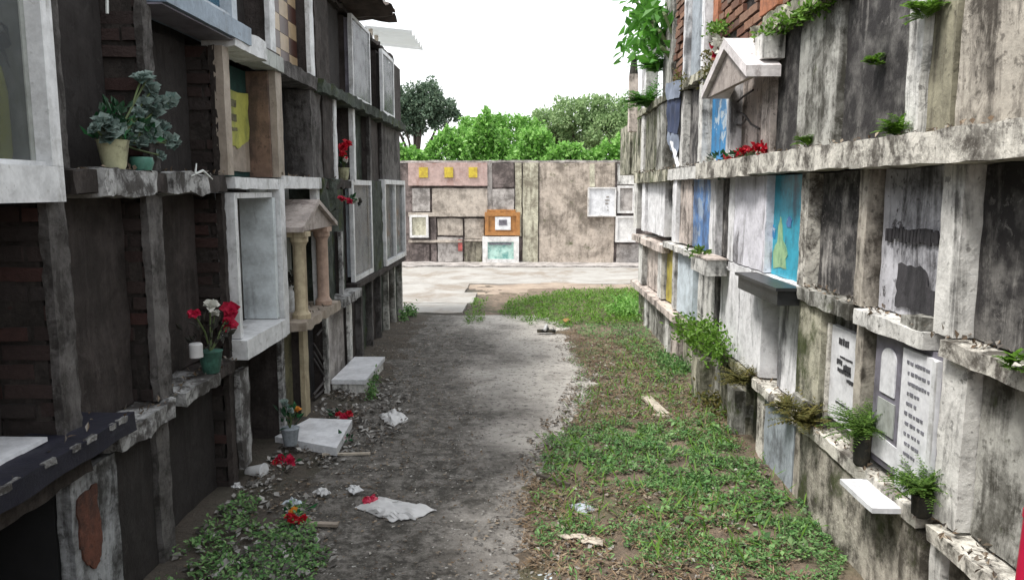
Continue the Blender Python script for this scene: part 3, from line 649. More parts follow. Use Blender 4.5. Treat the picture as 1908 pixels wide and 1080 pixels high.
# bottom row, far
post('lcrust', 3.87, 4.0, .1, .64, .0, .008); lp('niche_panel', 'lblack', 4.01, 4.55, *ZA, -.2); post('lcrust', 4.56, 4.62, -.05, .7, .0)
lp('niche_panel', 'olive', 4.63, 5.02, -.05, .7, -.08); post('tan', 5.03, 5.14, -.05, .7, .0); lp('niche_panel', 'charpaint', 5.15, 5.62, -.05, .66, -.1)
post('rlight', 5.63, 5.7, -.05, .66, .0); lp('niche_panel', 'endgrey', 5.71, 6.4, -.05, .66, -.05); post('rlight', 6.41, 6.5, -.05, .66, .0)
for i, s_ in enumerate((6.51, 7.0, 7.45, 7.9, 8.35, 8.85)): lp('niche_panel', 'lgreen' if i % 2 else 'lblack', s_, s_+.38, -.05, .71, -.06, .01); lp('post', 'lplaster' if i < 3 else 'rmid', s_+.381, s_+.44, -.05, .71, .0)
lp('ledge', 'lblack', 6.62, 9.45, .71, .76, .02, .012)

# near white cabinet on the left
CB = thing('tomb_cabinet', 'large white framed glass tomb cabinet at the near left with a yellow green bottle inside', 'tomb cabinet', L(60, 380))
s0, s1, z0, z1, dd = 1.1, 2.4, 1.56, 2.62, .04
for (a, b, c_, d_) in ((s0, s1, z0, z0+.11), (s0, s1, z1-.1, z1), (s1-.055, s1, z0+.111, z1-.101), (s0, s0+.08, z0+.111, z1-.101)):
    MB().wb('L', a, b, c_, d_, -.28, dd, .001, .1).build('frame', 'white', CB)
MB().wb('L', s0, s1, z0+.112, z1-.102, -.28, -.24).build('back_panel', 'sidewhite', CB)
o = MB().wb('L', s1-.075, s1-.056, z0+.111, z1-.101, -.239, -.01).build('side_lining', 'sidewhite', CB)
MB().wb('L', s0+.081, s1-.056, z0+.111, z0+.125, -.239, .02).build('sill', 'white', CB)
MB().wb('L', s0+.082, s1-.0765, z0+.126, z1-.102, -.02, -.014).build('pane', 'glass', CB)
b = Vector((XL-.085, 2.255, 0)); prof = [(.05, 0), (.055, .02), (.055, .2), (.045, .27), (.018, .32), (.018, .38), (.022, .385), (.022, .4)]
BT = MB().lathe((b.x, b.y, z0+.1265), prof, 18).build('bottle', plain('yellow_green_glass', (.28, .3, .03), .2, .2), label='yellow green glass bottle inside the near white cabinet', category='bottle')
VP_ = thing('dried_plant', 'dark dried leaves hanging inside the near white cabinet', 'plant', L(20, 60, -.1)); m = MB()
for (pa, pb, w_) in (((0, 40), (32, 98), .06), ((10, 60), (75, 35), .012), ((-20, 80), (30, 70), .05), ((-30, 30), (20, 130), .05)):
    A, B = L(*pa, -.05), L(*pb, -.05); m.leaf(A, B-A, Vector((1, .2, .1)), (B-A).length, w_, .1)
m.build('leaves', 'dpot', VP_); MB().tube([L(-60, 10, -.05), L(0, 45, -.05)], .006).build('stem', 'dpot', VP_)
# navy slab at low left and white slab inside
NS = MB().wb('L', .8, 2.62, .735, .8, -.12, .1, .008, .04).build('painted_slab', 'navy', label='navy painted slab with chipped edge jutting out at the near left', category='slab')
for k in range(11):
    q = random.uniform(1.75, 2.58); MB().wb('L', q, q+random.uniform(.02, .075), .786, .8035, .088, random.uniform(.1, .108), .004, .012, 40).build('paint_chip', 'lcrust', NS)
MB().wb('L', .9, 2.3, .801, .815, -.19, -.02, .001, .1).build('marble_slab', 'marble', label='white marble slab lying behind the navy slab at the near left', category='slab')
# blue grey window ledge, upper left
BL = thing('window_tomb', 'blue grey ledge with framed blue glass overhanging the upper left niches', 'tomb window', L(400, 60))
MB().wb('L', 3.1, 4.05, 2.34, 2.43, -.14, .08, .002, .06).build('ledge', 'bluegrey', BL); MB().wb('L', 3.1, 4.08, 2.33, 2.337, -.1, .06).build('soffit', 'greystone', BL)
for (a, b) in ((3.12, 3.18), (3.9, 3.97)): MB().wb('L', a, b, 2.431, 3.2, -.06, .04).build('frame', 'bluewhite', BL)
MB().wb('L', 3.181, 3.899, 2.431, 2.47, -.06, .03).build('frame', 'bluewhite', BL); MB().wb('L', 3.181, 3.899, 2.471, 3.2, -.03, -.02).build('pane', 'blueglass', BL)
# framed tomb with yellow poster
FT = thing('framed_tomb', 'cream framed niche with torn yellow poster and white tiled hood', 'tomb front', L(470, 335))
MB().wb('L', 3.8, 3.878, 1.67, 2.3, -.029, .02, .003).build('frame', 'ctan', FT); MB().wb('L', 4.6, 4.71, 1.67, 2.3, -.03, .02, .004).build('frame', 'ctan', FT)
MB().wb('L', 3.87, 4.595, 1.67, 2.29, -.2, -.15).build('back_panel', 'teal', FT); MB().wb('L', 4.57, 4.598, 1.67, 2.29, -.149, -.02).build('side_wall', 'brownside', FT)
m = MB(); m.wb('L', 3.95, 4.56, 1.7, 1.9, -.149, -.142, .003); m.build('cream_paper', 'ctan', FT)
coat('yellow_poster', 'poster', 'L', rag([(3.97, 1.78), (4.2, 1.84), (4.4, 1.83), (4.56, 1.9), (4.56, 2.16), (4.3, 2.15), (3.97, 2.2)], 5, .01), -.141, FT, .004)
m = MB()
for (z, h) in ((2.06, .04), (1.98, .04), (1.925, .02)): m.wb('L', 4.2+random.uniform(0, .01), 4.36, z, z+h, -.1365, -.134, .004, .02, 30)
m.build('poster_picture', 'olive', FT)
h = MB().wb('L', 3.84, 4.3, 2.302, 2.41, -.1, .07, .012, .05).build('hood_block', 'white', FT)
m = MB()
for k in range(3): m.wb('L', 4.305+k*.135, 4.305+k*.135+.13, 2.302, 2.39, -.1, .04, .003, .05)
m.build('hood_tiles', 'sidewhite', FT)
MB().wb('L', 3.86, 4.6, 1.6, 1.66, -.1, .03, .005).build('tiled_sill', 'white', FT)
MB().wb('L', 3.842, 3.869, 1.672, 2.298, -.2, -.0295).build('inner_jamb', 'brownside', FT)
# white open niche with sill box
WN = thing('white_niche', 'open white niche with pale blue side wall and white box sill', 'tomb front', L(470, 640))
MB().wb('L', 3.86, 3.9, .82, 1.58, -.05, .02).build('frame', 'white', WN); MB().wb('L', 3.901, 4.6, .82, 1.55, -.21, -.19).build('back_panel', 'lplaster', WN)
MB().wb('L', 4.48, 4.53, .82, 1.55, -.189, .01).build('side_wall', 'palepaint', WN); MB().wb('L', 3.901, 3.935, .82, 1.55, -.189, -.15).build('inner_frame', 'white', WN)
MB().wb('L', 3.84, 4.5, .71, .815, -.18, .06, .004).build('sill_box', 'white', WN)
MB().wb('L', 3.901, 4.479, 1.551, 1.58, -.2, .01).build('lintel', 'white', WN)
# big white frame + aedicule
BF = thing('niche_frame', 'tall white frame around the niche behind the two tan columns', 'tomb frame', L(550, 600))
MB().wb('L', 4.545, 4.64, .7, 1.66, -.04, .035, .003).build('post', 'white', BF); MB().wb('L', 5.42, 5.5, .76, 1.6, -.03, .02, .003).build('post', 'white', BF)
MB().wb('L', 4.641, 5.5, 1.602, 1.68, -.1, .035, .006).build('lintel', 'white', BF); MB().wb('L', 4.641, 5.419, .76, 1.6, -.2, -.18).build('back_panel', 'sidewhite', BF)
MB().wb('L', 4.645, 5.6, .705, .765, -.17, .13, .014, .03).build('sill', 'ctan', BF)
AE = thing('column_shrine', 'small temple shrine with two tan columns and a gabled roof on the left ledge', 'shrine', (XL+.05, 5.1, .765))
for (s_, d_, mt) in ((4.8, .065, 'tan'), (5.4, .05, 'pinktan')):
    c = (XL+d_, s_, .766); mt_ = M[mt]
    sh = MB().lathe(c, [(.06, 0), (.06, .03), (.048, .045), (.042, .06), (.042, .47), (.05, .49), (.058, .5), (.058, .53)], 16).build('column', mt, AE)
    MB().box(c[0]-.06, c[0]+.06, s_-.06, s_+.06, 1.297, 1.33).build('capital', mt, sh)
canopy(AE, 'L', 4.68, 5.56, 5.08, 1.331, 1.5, .13, .03, 'roofpink', d0=-.16)
VS = thing('flower_vase', 'white vase with dark dead stems behind the tan column', 'vase', L(540, 575, -.05)); b = L(541, 570, -.08); b.z = .766
MB().lathe(b, [(.025, 0), (.04, .05), (.035, .12), (.02, .16), (.028, .18)], 12).build('vase', 'white', VS); m = MB()
for k in range(40): m.leaf(b+Vector((0, 0, .17))+rv(.03)+Vector((0, 0, random.uniform(0, .12))), rv(), rv(), .05, .03)
m.build('dead_flowers', 'dpot', VS)

# white cabinets farther along
def cabinet(label, s0, s1, z0, z1, d, fw, inner, panes=1, cat='tomb cabinet', fmat='white', dep=.035):
    t = thing('tomb_cabinet', label, cat, (XL, (s0+s1)/2, z0), 'white framed tomb cabinets')
    for (a, b, c_, e) in ((s0, s1, z0, z0+fw), (s0, s1, z1-fw, z1), (s0, s0+fw*1.2, z0+fw, z1-fw), (s1-fw*1.2, s1, z0+fw, z1-fw)):
        MB().wb('L', a, b, c_+.0005, e-.0005, -dep, d, .002, .08).build('frame', fmat, t)
    for k in range(1, panes):
        q = s0+(s1-s0)*k/panes; MB().wb('L', q-.02, q+.02, z0+fw, z1-fw, -.04, d-.005).build('mullion', fmat, t)
    MB().wb('L', s0+fw, s1-fw, z0+fw, z1-fw, -dep-.04, -dep-.01).build('back_panel', inner, t); MB().wb('L', s0+.02, s1-.02, z0+.01, z1-.01, -.31, -dep-.041).build('casing', 'lpanel', t)
    MB().wb('L', s0+fw*1.2, s1-fw*1.2, z0+fw, z1-fw, -.012, -.006).build('pane', 'glass', t)
    return t
cabinet('white cabinet with pale blue back low in the left block beside the green pillar', 6.66, 7.52, .77, 1.68, .0, .045, 'bluewhite')
cabinet('widest white cabinet, with two panes, at the far end of the left block', 8.06, 9.46, .77, 1.7, .03, .05, 'sidewhite', 2)
cabinet('grey glazed white cabinet on the mossy ledge below the ragged roof sheet', 6.8, 7.6, 2.4, 3.12, .0, .028, 'greystone')
cabinet('narrow ornate white cabinet at the far upper end of the left block', 8.25, 8.98, 2.4, 3.08, .0, .04, 'lpanel2')

# iron bars leaning, bottom left
BR = thing('iron_grille', 'dark leaning iron bars closing a low niche beside the tan post', 'grille', L(600, 740))
for (pa, pb) in (((584, 655), (613, 705)), ((584, 668), (613, 716)), ((584, 640), (613, 690)), ((584, 735), (612, 700)), ((586, 742), (613, 716)), ((590, 625), (606, 605))):
    A, B = L(*pa, -.03), L(*pb, -.03); A.z = max(A.z, .03); B.z = max(B.z, .03); MB().tube([A, B], .009, 6).build('bar', 'metal', BR)
SB = thing('grave_slab', 'white raised slab box on the ground against the left block', 'slab', (XL+.12, 6.1, 0))
MB().box(XL+.005, XL+.26, 5.74, 6.52, -.02, .085, .004, .05).build('base', 'rlight', SB); MB().box(XL+.005, XL+.275, 5.72, 6.54, .0855, .12, .002, .06).build('top', 'marble', SB)
c4 = [G(513, 833), G(628, 855), G(657, 800), G(577, 797)]
m = MB(); m.hexa([Vector((p.x, p.y, .02)) for p in c4]+[Vector((p.x, p.y, .07)) for p in c4]); m.build('marble_slab', 'marble', label='white marble slab lying flat on the ground beneath the orange flowers', category='slab')
# roof sheets on top of left block
RS = thing('roof_sheet', 'ragged dark corrugated sheet sticking out above the left block', 'roof sheet', (XL, 6.6, 3.14))
def fn(u, v):
    s_ = 6.0+1.25*u; d_ = -.45+.78*v*(1-.12*noise.noise(Vector((u*6, 0, 0)))); return (XL+d_, s_, 3.2+.025*math.sin(u*48)-.04*v+.12*(1-u)+noise.noise(Vector((u*5, v*5, 1)))*.03)
m = MB().grid(fn, 40, 10); b = len(m.v); m.v += [p-Vector((0, 0, .006)) for p in m.v]; q = list(m.f); m.f += [tuple(reversed([i+b for i in t])) for t in q]; m.build('sheet', 'rust', RS)
MB().box(XL-.4, XL+.22, 6.2, 6.25, 3.13, 3.2).build('batten', 'wood', RS)
m = MB()
def fn(u, v): return (XL-.35+.55*v, 9.0+1.1*u, 3.42+.03*math.sin(u*30)+.06*(1-v))
m.grid(fn, 30, 4); b = len(m.v); m.v += [p-Vector((0, 0, .005)) for p in m.v]; q = list(m.f); m.f += [tuple(reversed([i+b for i in t])) for t in q]
PS = thing('roof_sheet', 'pale translucent roof sheet over the far end of the left block', 'roof sheet', (XL, 9.3, 3.1)); m.build('sheet', 'roofsheet', PS)
for y in (9.06, 9.4): MB().box(XL-.3, XL-.26, y, y+.04, 3.06, 3.45).build('support', 'wood', PS)
MB().wb('L', 5.9, 9.4, 3.121, 3.16, -.6, -.05, .03, .05).build('coping', 'lblack', TL)

# ================================================================== END WALL
TE = thing('tomb_block', 'frontal weathered wall of burial niches closing the far end of the path', 'tomb wall', (0, YE+1, 0), 'blocks of stacked burial niches')
MB().box(-6.5, 5.5, YE, YE+2.2, -.1, 2.15, .03, .25, 2).build('core', 'enddark', TE)
MB().box(-6.5, 5.5, YE-.02, YE+2.25, 2.151, 2.2, .02, .1, 3).build('coping', 'endgrey', TE)
def ep(name, mat, px0, py0, px1, py1, d1, amp=.008, d0=.0, parent=TE, label=None, seg=.07):
    a, b = E_(px0, py1), E_(px1, py0); return MB().box(a.x, b.x, YE-d1, YE-d0, max(a.z, .0), min(b.z, 2.149), amp, seg, 4).build(name, mat, parent, label=label)
for a, b in ((-6.5, -4.6), (-4.55, -2.6)):
    for z0, z1 in ((.0, .5), (.55, 1.05), (1.1, 1.6), (1.62, 2.13)): MB().box(a, b-.05, YE-.05, YE, z0, z1, .01, .1, 4).build('niche_panel', 'endgrey', TE)
PK = ep('salmon_panel', 'pinkwall', 762, 298, 908, 346, .09, label='long salmon panel with three yellow squares')
for px in (790, 837, 882): ep('yellow_square', 'sun_yellow', px-8, 312, px+8, 331, .11, .002, .0905, PK)
for r in [(769, 351, 801, 394, 'endgrey', .05), (806, 351, 908, 401, 'endtan', .06), (918, 352, 958, 392, 'endgrey', .07), (918, 300, 958, 348, 'enddark', .05), (908, 300, 917, 400, 'endgrey', .03),
          (816, 407, 862, 438, 'endtan', .04), (866, 407, 902, 444, 'endtan', .05), (804, 404, 813, 487, 'enddark', .05), (769, 455, 800, 488, 'enddark', .04), (816, 442, 862, 487, 'endgrey', .04), (866, 450, 898, 487, 'endmoss', .05),
          (960, 300, 972, 440, 'endpale', .04), (974, 302, 1003, 493, 'endpale', .08), (1004, 302, 1146, 493, 'endmix', .05), (1098, 306, 1108, 348, 'endpale', .06), (1110, 306, 1146, 347, 'endgrey', .04),
          (1148, 455, 1230, 493, 'endgrey', .03), (1150, 306, 1260, 344, 'rlight', .04), (762, 398, 768, 440, 'enddark', .03)]:
    ep('niche_panel', r[4], *r[:4], r[5], .012)
for r in [(762, 396, 908, 403), (762, 447, 862, 451), (866, 445, 900, 449)]: ep('ledge', 'endtan', *r, .09, .006)
def framed(label, px0, py0, px1, py1, d, fmat, imat, fw=.05, inner=True):
    a, b = E_(px0, py1), E_(px1, py0); t = thing('niche_frame', label, 'tomb front', (a.x, YE, max(0, a.z)), 'framed niches on the end wall'); zb = max(.005, a.z)
    for (x0, x1, z0, z1) in ((a.x, b.x, zb, zb+fw), (a.x, b.x, b.z-fw, b.z), (a.x, a.x+fw, zb+fw, b.z-fw), (b.x-fw, b.x, zb+fw, b.z-fw)):
        MB().box(x0, x1, YE-d, YE-.02, z0+.0005, z1-.0005, .003, .08).build('frame', fmat, t)
    MB().box(a.x+fw, b.x-fw, YE-d+.03, YE-.02, zb+fw, b.z-fw).build('panel', imat, t); return t, a, b, zb
framed('small white framed niche with pale plaque at the left of the end wall', 765, 400, 799, 442, .12, 'ewhite', 'endpale')
t, a, b, zb = framed('white framed niche with aqua picture at the foot of the end wall', 900, 440, 967, 494, .2, 'ewhite', 'aquaglass', .11)
MB().box(a.x+.14, b.x-.16, YE-.19, YE-.168, b.z-.17, b.z-.13).build('grey_arch', 'greystone', t)
t, a, b, zb = framed('orange brown tiled niche front with a white plaque above the white framed niche', 904, 395, 969, 438, .14, 'orange', 'orange', .08)
MB().box(a.x+.22, b.x-.2, YE-.135, YE-.108, zb+.12, b.z-.1).build('plaque', 'marble', t); MB().box(a.x+.3, b.x-.28, YE-.142, YE-.1355, zb+.22, b.z-.16).build('plaque_text', 'greystone', t)
m = MB(); m.box(a.x+.05, b.x-.1, YE-.12, YE-.02, b.z+.001, b.z+.05, .015, .05); m.build('crest', 'orange', t)
t, a, b, zb = framed('largest plain white panel on the end wall, with a small faint grey mark', 1094, 349, 1147, 403, .16, 'ewhite', 'marble', .03)
m = MB(); X0 = (a.x+b.x)/2+.08
for k in range(5): m.box(X0+random.uniform(-.06, .04), X0+random.uniform(.05, .09), YE-.136, YE-.129, zb+.12+k*.07, zb+.15+k*.07)
m.build('faint_mark', 'endgrey', t)
framed('grey panel in a white frame high at the right of the end wall', 1149, 346, 1182, 397, .12, 'ewhite', 'endgrey', .05)
framed('white panel on a dark niche at the right of the end wall', 1145, 402, 1183, 450, .2, 'ewhite', 'ewhite', .04)
MB().box(E_(854, 460).x, E_(862, 460).x, YE-.075, YE-.065, .28, .52, .004, .03).build('red_banner', plain('red_tape', (.42, .1, .09), .7, .5), label='small faded red strip stuck on the end wall left of the white niche', category='strip')

# ================================================================== PLANTS
def bloom(mb, c, r, nd, n=24):
    nd = nd.normalized(); u = nd.orthogonal().normalized(); v = nd.cross(u)
    for k in range(n):
        ring = k % 3; a = k*2.4; tilt = (.25, .7, 1.3)[ring]; rr = r*(1, .85, .6)[ring]
        d = (u*math.cos(a)+v*math.sin(a))*math.cos(tilt)*1+nd*math.sin(tilt); mb.leaf(c+rv(r*.25), d+rv(.2), nd, rr*.85, rr*.95, .3)
def bouquet(name, label, base, pot, blooms, leaves=60, spread=.08, up=.18, lmat='leafdark', cat='flowers', potprof=None, group=None, lsz=.05):
    t = thing(name, label, cat, base, group)
    if pot:
        MB().lathe(base, potprof or [(.035, 0), (.04, .01), (.055, .1), (.058, .105), (.048, .106)], 16).build('pot', pot, t)
        top = base+Vector((0, 0, .1))
    else: top = base
    if leaves:
        m = MB()
        for k in range(leaves):
            p = top+Vector((random.gauss(0, spread*.6), random.gauss(0, spread*.6), random.uniform(0, up))); d = (p-top)+rv(.08)+Vector((0, 0, .03)); m.leaf(p, d, rv(), lsz*random.uniform(.6, 1.3), lsz*.5)
        m.build('foliage', lmat, t)
    m = MB()
    for (p, r, mt) in blooms: m.tube([top, (top+p)/2+rv(.01), p], .004, 5)
    if blooms: m.build('stems', 'stem', t)
    for (p, r, mt) in blooms:
        m = MB(); bloom(m, p, r, Vector((.3, -.7, .6))+rv(.4)); m.build('bloom', mt, t)
    return t
b = L(214, 320, .0); b.z = 1.672
bl = [(L(px, py, .02), r, 'palep') for px, py, r in ((272, 150, .05), (282, 190, .045), (318, 190, .045), (258, 215, .04), (275, 240, .055), (302, 240, .05), (326, 268, .04), (200, 236, .05), (288, 214, .05), (178, 240, .03), (262, 268, .045), (300, 290, .03), (262, 150, .045), (283, 168, .045), (270, 200, .05), (300, 196, .045), (250, 245, .045), (268, 258, .05), (285, 250, .05), (315, 262, .04), (190, 232, .05), (215, 240, .05), (205, 255, .045), (242, 262, .04))]
bouquet('potted_flowers', 'large faded grey green artificial bouquet in a cream pot on the left ledge', b, 'cup', bl, 80, .05, .13, 'leafdark', lsz=.045)
b2 = L(265, 318, .02); b2.z = 1.672
bouquet('potted_leaves', 'small pot of green plastic leaves beside the cream pot on the left ledge', b2, 'greenpot', [], 40, .05, .08, cat='plant', potprof=[(.035, 0), (.045, .03), (.04, .05)])
b = L(392, 655, .02); b.z = .735
bouquet('vase_flowers', 'crimson and white flowers in a teal vase on the near left ledge', b, 'greenpot', [(L(430, 580, .03), .06, 'pinkp'), (L(425, 605, .03), .05, 'pinkp'), (L(392, 570, .03), .045, 'whitep'), (L(362, 585, .0), .035, 'pinkp'), (L(400, 585, .02), .03, 'whitep')], 50, .07, .14, 'dpot')
MB().lathe(L(366, 665, .0)*1+Vector((0, 0, -.0)), [(.03, 0), (.03, .06), (.026, .065)], 12).build('candle_cup', 'bag', label='small white cup beside the crimson and white flowers', category='cup')
b = L(540, 790, .1); b.z = .07
bouquet('vase_flowers', 'small orange and pale flowers in a grey vase standing by the tan post', b, 'greyblue', [(b+Vector((.03, .05, .2)), .035, 'orangep'), (b+Vector((.02, -.06, .23)), .03, 'palep'), (b+Vector((-.02, -.02, .26)), .035, 'palep')], 30, .04, .12)
b = L(640, 335, -.04); b.z = 1.675
bouquet('hanging_flowers', 'red flowers in a small niche behind the thin white post on the left', b, 'cup', [(L(640, 275, .0), .06, 'red'), (L(647, 268, .0), .05, 'red'), (L(638, 290, .0), .05, 'red'), (L(644, 298, 0), .03, 'whitep')], 20, .03, .1)
b = L(650, 375, .06)
bouquet('hanging_flowers', 'dark pink and white flowers hanging on a bracket beside the upper mossy lump', b, None, [(L(px, py, .08), .04, mt) for px, py, mt in ((637, 372, 'pinkp'), (650, 376, 'pinkp'), (662, 374, 'whitep'), (668, 376, 'dpot'))], 20, .05, .03)
b = Rr(1380, 290, .02); b.z = 1.79
bouquet('ledge_flowers', 'heap of bright red flowers on the upper right ledge under the canopy', b, None, [(Vector((XR+random.uniform(-.03, .04), s_, 1.80+random.uniform(.0, .05))), .05, 'red') for s_ in (4.38, 4.45, 4.52, 4.6, 4.66, 4.74, 4.82, 4.9, 4.98, 5.06)], 30, .1, .03)
b = Rr(1340, 300, .03)
bouquet('ledge_flowers', 'faded teal white and red plastic flowers drooping over the upper right ledge', b, None, [(Rr(px, py, .06), .05, mt) for px, py, mt in ((1322, 300, 'whitep'), (1330, 312, 'palep'), (1342, 308, 'red'), (1348, 322, 'whitep'), (1340, 328, 'palep'), (1352, 296, 'red'))], 20, .05, .04, 'leafdark')
b = Rr(1335, 110, .02)
bouquet('ledge_flowers', 'faded white and pink flowers on the mossy ledge left of the canopy', b, None, [(Rr(px, py, .05), .07, mt) for px, py, mt in ((1328, 76, 'whitep'), (1338, 84, 'whitep'), (1332, 98, 'pinkp'), (1340, 92, 'whitep'))], 40, .08, .1, 'fernb')
b = Rr(1303, 470, .1); b.z = 1.11
bouquet('potted_plant', 'small green plant in the far end of the beige flower box', b, None, [], 60, .06, .05, 'fern', 'plant')
def gflowers(label, px, py, mts, n=4, r=.035, sp=.06):
    b = G(px, py); b.z += .02; return bouquet('fallen_flowers', label, b, None, [(b+Vector((random.uniform(-sp, sp), random.uniform(-sp, sp), random.uniform(.0, .03))), r, random.choice(mts)) for _ in range(n)], 12, sp, .03, 'leafdark', cat='fallen flowers')
gflowers('red fallen flowers on the ground behind the flat marble slab', 640, 782, ['red', 'pinkp'], 5)
gflowers('dark red fallen flowers on the corner of the flat marble slab', 642, 828, ['pinkp'], 3, .03)
gflowers('dull red fallen flowers at the foot of the near left niches below the flat slab', 530, 868, ['pinkp', 'red'], 4, .04)
gflowers('rust red fallen flowers beside the white stick among the left weeds', 562, 972, ['red', 'orangep'], 4, .03)

def fernm(base, n, ln, out, drop=.6, spread=1.0, lw=.02):
    m = MB()
    for k in range(n):
        a = random.uniform(0, 2*math.pi); d = Vector((math.cos(a), math.sin(a), 0))*spread+out*.7; d.z = random.uniform(.4, 2.2); d.normalize(); L_ = ln*random.uniform(.6, 1.1)
        p = base+rv(.012); seg = 9
        for i in range(seg):
            t = i/seg; q = p+d*(L_/seg); d = (d+Vector((0, 0, -drop/seg*1.6))).normalized(); side = d.cross(Vector((0, 0, 1)))
            if side.length < .01: side = Vector((1, 0, 0))
            side.normalize(); wl = lw*2.2*(1-t*.75)
            for sgn in (-1, 1): m.leaf(q, side*sgn+d*.5+rv(.15), Vector((0, 0, 1)), wl*random.uniform(.8, 1.2), lw*.55, .1)
            m.leaf(p, d, side, L_/seg*1.15, .003); p = q
    return m
def fern(label, base, n, ln, mat='fern', pot=None, out=Vector((-1, 0, 0)), name='fern', ph=.13, **k):
    t = thing(name, label, 'fern', base)
    if pot: MB().lathe(base-Vector((0, 0, ph)), [(.024, 0), (.032, .01), (.036, ph-.01), (.039, ph), (.032, ph+.002)], 14).build('pot', pot, t)
    fernm(base, n, ln, out*.6, **k).build('fronds', mat, t); return t
b = Rr(1607, 830, .02); b.z = .625; fern('lush green fern in a dark pot between the two gravestones', b, 120, .17, pot='dpot', lw=.013)
b = Rr(1716, 965, .03); b.z = .575; fern('lush green fern in a dark pot at the near corner of the gravestone', b, 110, .13, pot='dpot', ph=.08, lw=.012)
fern('olive fern growing on the low right ledge beside the white niche', Rr(1385, 715, .05), 55, .16, 'fernb')
fern('brownish fern at the foot of the mossy pillar', Rr(1500, 790, .05), 50, .16, 'fernb')
fern('small brown fern on the low ledge near the grey blue panel', Rr(1462, 762, .04), 22, .1, 'fernb')
fern('tiny yellow fern on the near upper right ledge by the white pillar', Rr(1670, 250, .01), 26, .1, 'weedy')
fern('bright sprig growing from the top of the white pillar', Rr(1722, 30, .02), 24, .1, 'weedy')
fern('tiny sprig rooted in the middle of the black upper right panel', Rr(1630, 118, .0), 12, .05, 'weedy')
fern('yellow green moss fern at the near end of the mossy upper ledge', Rr(1505, 270, .0), 16, .07, 'weedy')
fern('small yellow fern on the near edge of the low right ledge', Rr(1895, 685, .05), 10, .06, 'weedy')
fern('broad fern on the far top corner of the right block', Rr(1205, 200, .05), 70, .32, 'vine2', lw=.045)
fern('upper broad fern hanging from the grey post of the right block', Rr(1222, 135, .05), 50, .3, 'vine2', lw=.045)
def tuft(label, pts, n, sz, mat, name='weed_clump', cat='weeds', r=.08, h=.06, droop=0):
    t = thing(name, label, cat, sum(pts, Vector())/len(pts)); m = MB()
    for k in range(n):
        c = random.choice(pts); p = c+Vector((random.gauss(0, r*.5), random.gauss(0, r), random.gauss(0, h))); m.leaf(p, rv()+Vector((-.4, 0, .2-droop)), rv(), sz*random.uniform(.6, 1.2), sz*.55)
    m.build('foliage', mat, t)
    for c in pts: MB().tube([c-Vector((-.05, 0, h)), c, c+Vector((-.02, .02, h))], .006, 5).build('stem', 'stem', t)
    return t
tuft('yellow green moss and weeds along the broken upper right ledge', [Rr(px, py, .03) for px, py in ((1450, 50), (1470, 40), (1490, 30), (1510, 20), (1535, 5), (1440, 60), (1335, 55), (1345, 50))], 700, .035, 'weedy', r=.07, h=.02)
tuft('pale olive moss draping on the mossy ledge beside the canopy', [Rr(px, py, .03) for px, py in ((1320, 110), (1322, 130), (1318, 150), (1262, 145), (1275, 150))], 220, .03, 'fernb', r=.05, h=.03)
tuft('green and white creeper spilling over the low right ledge', [Rr(px, py, .08) for px, py in ((1275, 610), (1290, 620), (1310, 615), (1330, 625), (1342, 640), (1335, 655), (1300, 635))], 1000, .04, 'weedy', r=.09, h=.05, name='creeper', cat='creeper')
tuft('dark green weeds at the foot of the right block below the creeper', [G(px, py)+Vector((0, 0, .06)) for px, py in ((1265, 690), (1250, 700), (1280, 700), (1240, 680))], 600, .04, 'weed', r=.12, h=.03)
tuft('straggly olive weeds at the foot of the mossy low panels', [G(px, py)+Vector((0, 0, .08)) for px, py in ((1320, 770), (1340, 775), (1355, 790), (1330, 745))], 500, .04, 'fernb', r=.09, h=.05)
tuft('bright tall weeds against the far end of the right block', [G(px, py)+Vector((0, 0, .12)) for px, py in ((1165, 590), (1175, 585), (1180, 600), (1150, 595))], 900, .05, 'vine', r=.16, h=.07)
tuft('small weeds at the far foot of the left block', [G(px, py)+Vector((0, 0, .06)) for px, py in ((760, 590), (770, 592), (752, 600))], 260, .05, 'weed', r=.06, h=.05)
tuft('small green plant growing beside the white raised slab', [G(px, py)+Vector((0, 0, .05)) for px, py in ((695, 735), (692, 745), (700, 715))], 200, .03, 'weed', r=.03, h=.04)

# ground cover: uncountable
def cover(name, polys, dens, sz, mat, h=.02, flat=.5, label=None, blade=.5):
    m = MB()
    for P in polys:
        xs = [p[0] for p in P]; ys = [p[1] for p in P]; A = (max(xs)-min(xs))*(max(ys)-min(ys))
        for k in range(int(A*dens)):
            x, y = random.uniform(min(xs), max(xs)), random.uniform(min(ys), max(ys))
            w_ = noise.noise(Vector((x*5, y*5, 5)))*.12
            if not inpoly(x+w_, y+w_*1.5, P) or noise.noise(Vector((x*6, y*6, 8)))+.5*noise.noise(Vector((x*17, y*17, 8))) < (-.27 if mat == 'weed' else -.3): continue
            if x > XR-.02 and y < 9.3: continue
            if x < XL+.02 and y < 9.5: continue
            hh = h*(1+noise.noise(Vector((x*7, y*7, 2))))
            z = max(soil_h(x, y), .003)+random.uniform(.002, hh); s_ = sz*random.uniform(.5, 1.3)
            d = rv(); d.z = random.uniform(-.1, .6)*flat*2; m.leaf(Vector((x, y, z)), d, Vector((random.uniform(-.5, .5), random.uniform(-.5, .5), 1)), s_, s_*blade, .2)
    return m.build(name, mat, ang=180, kind='stuff', label=label or name)
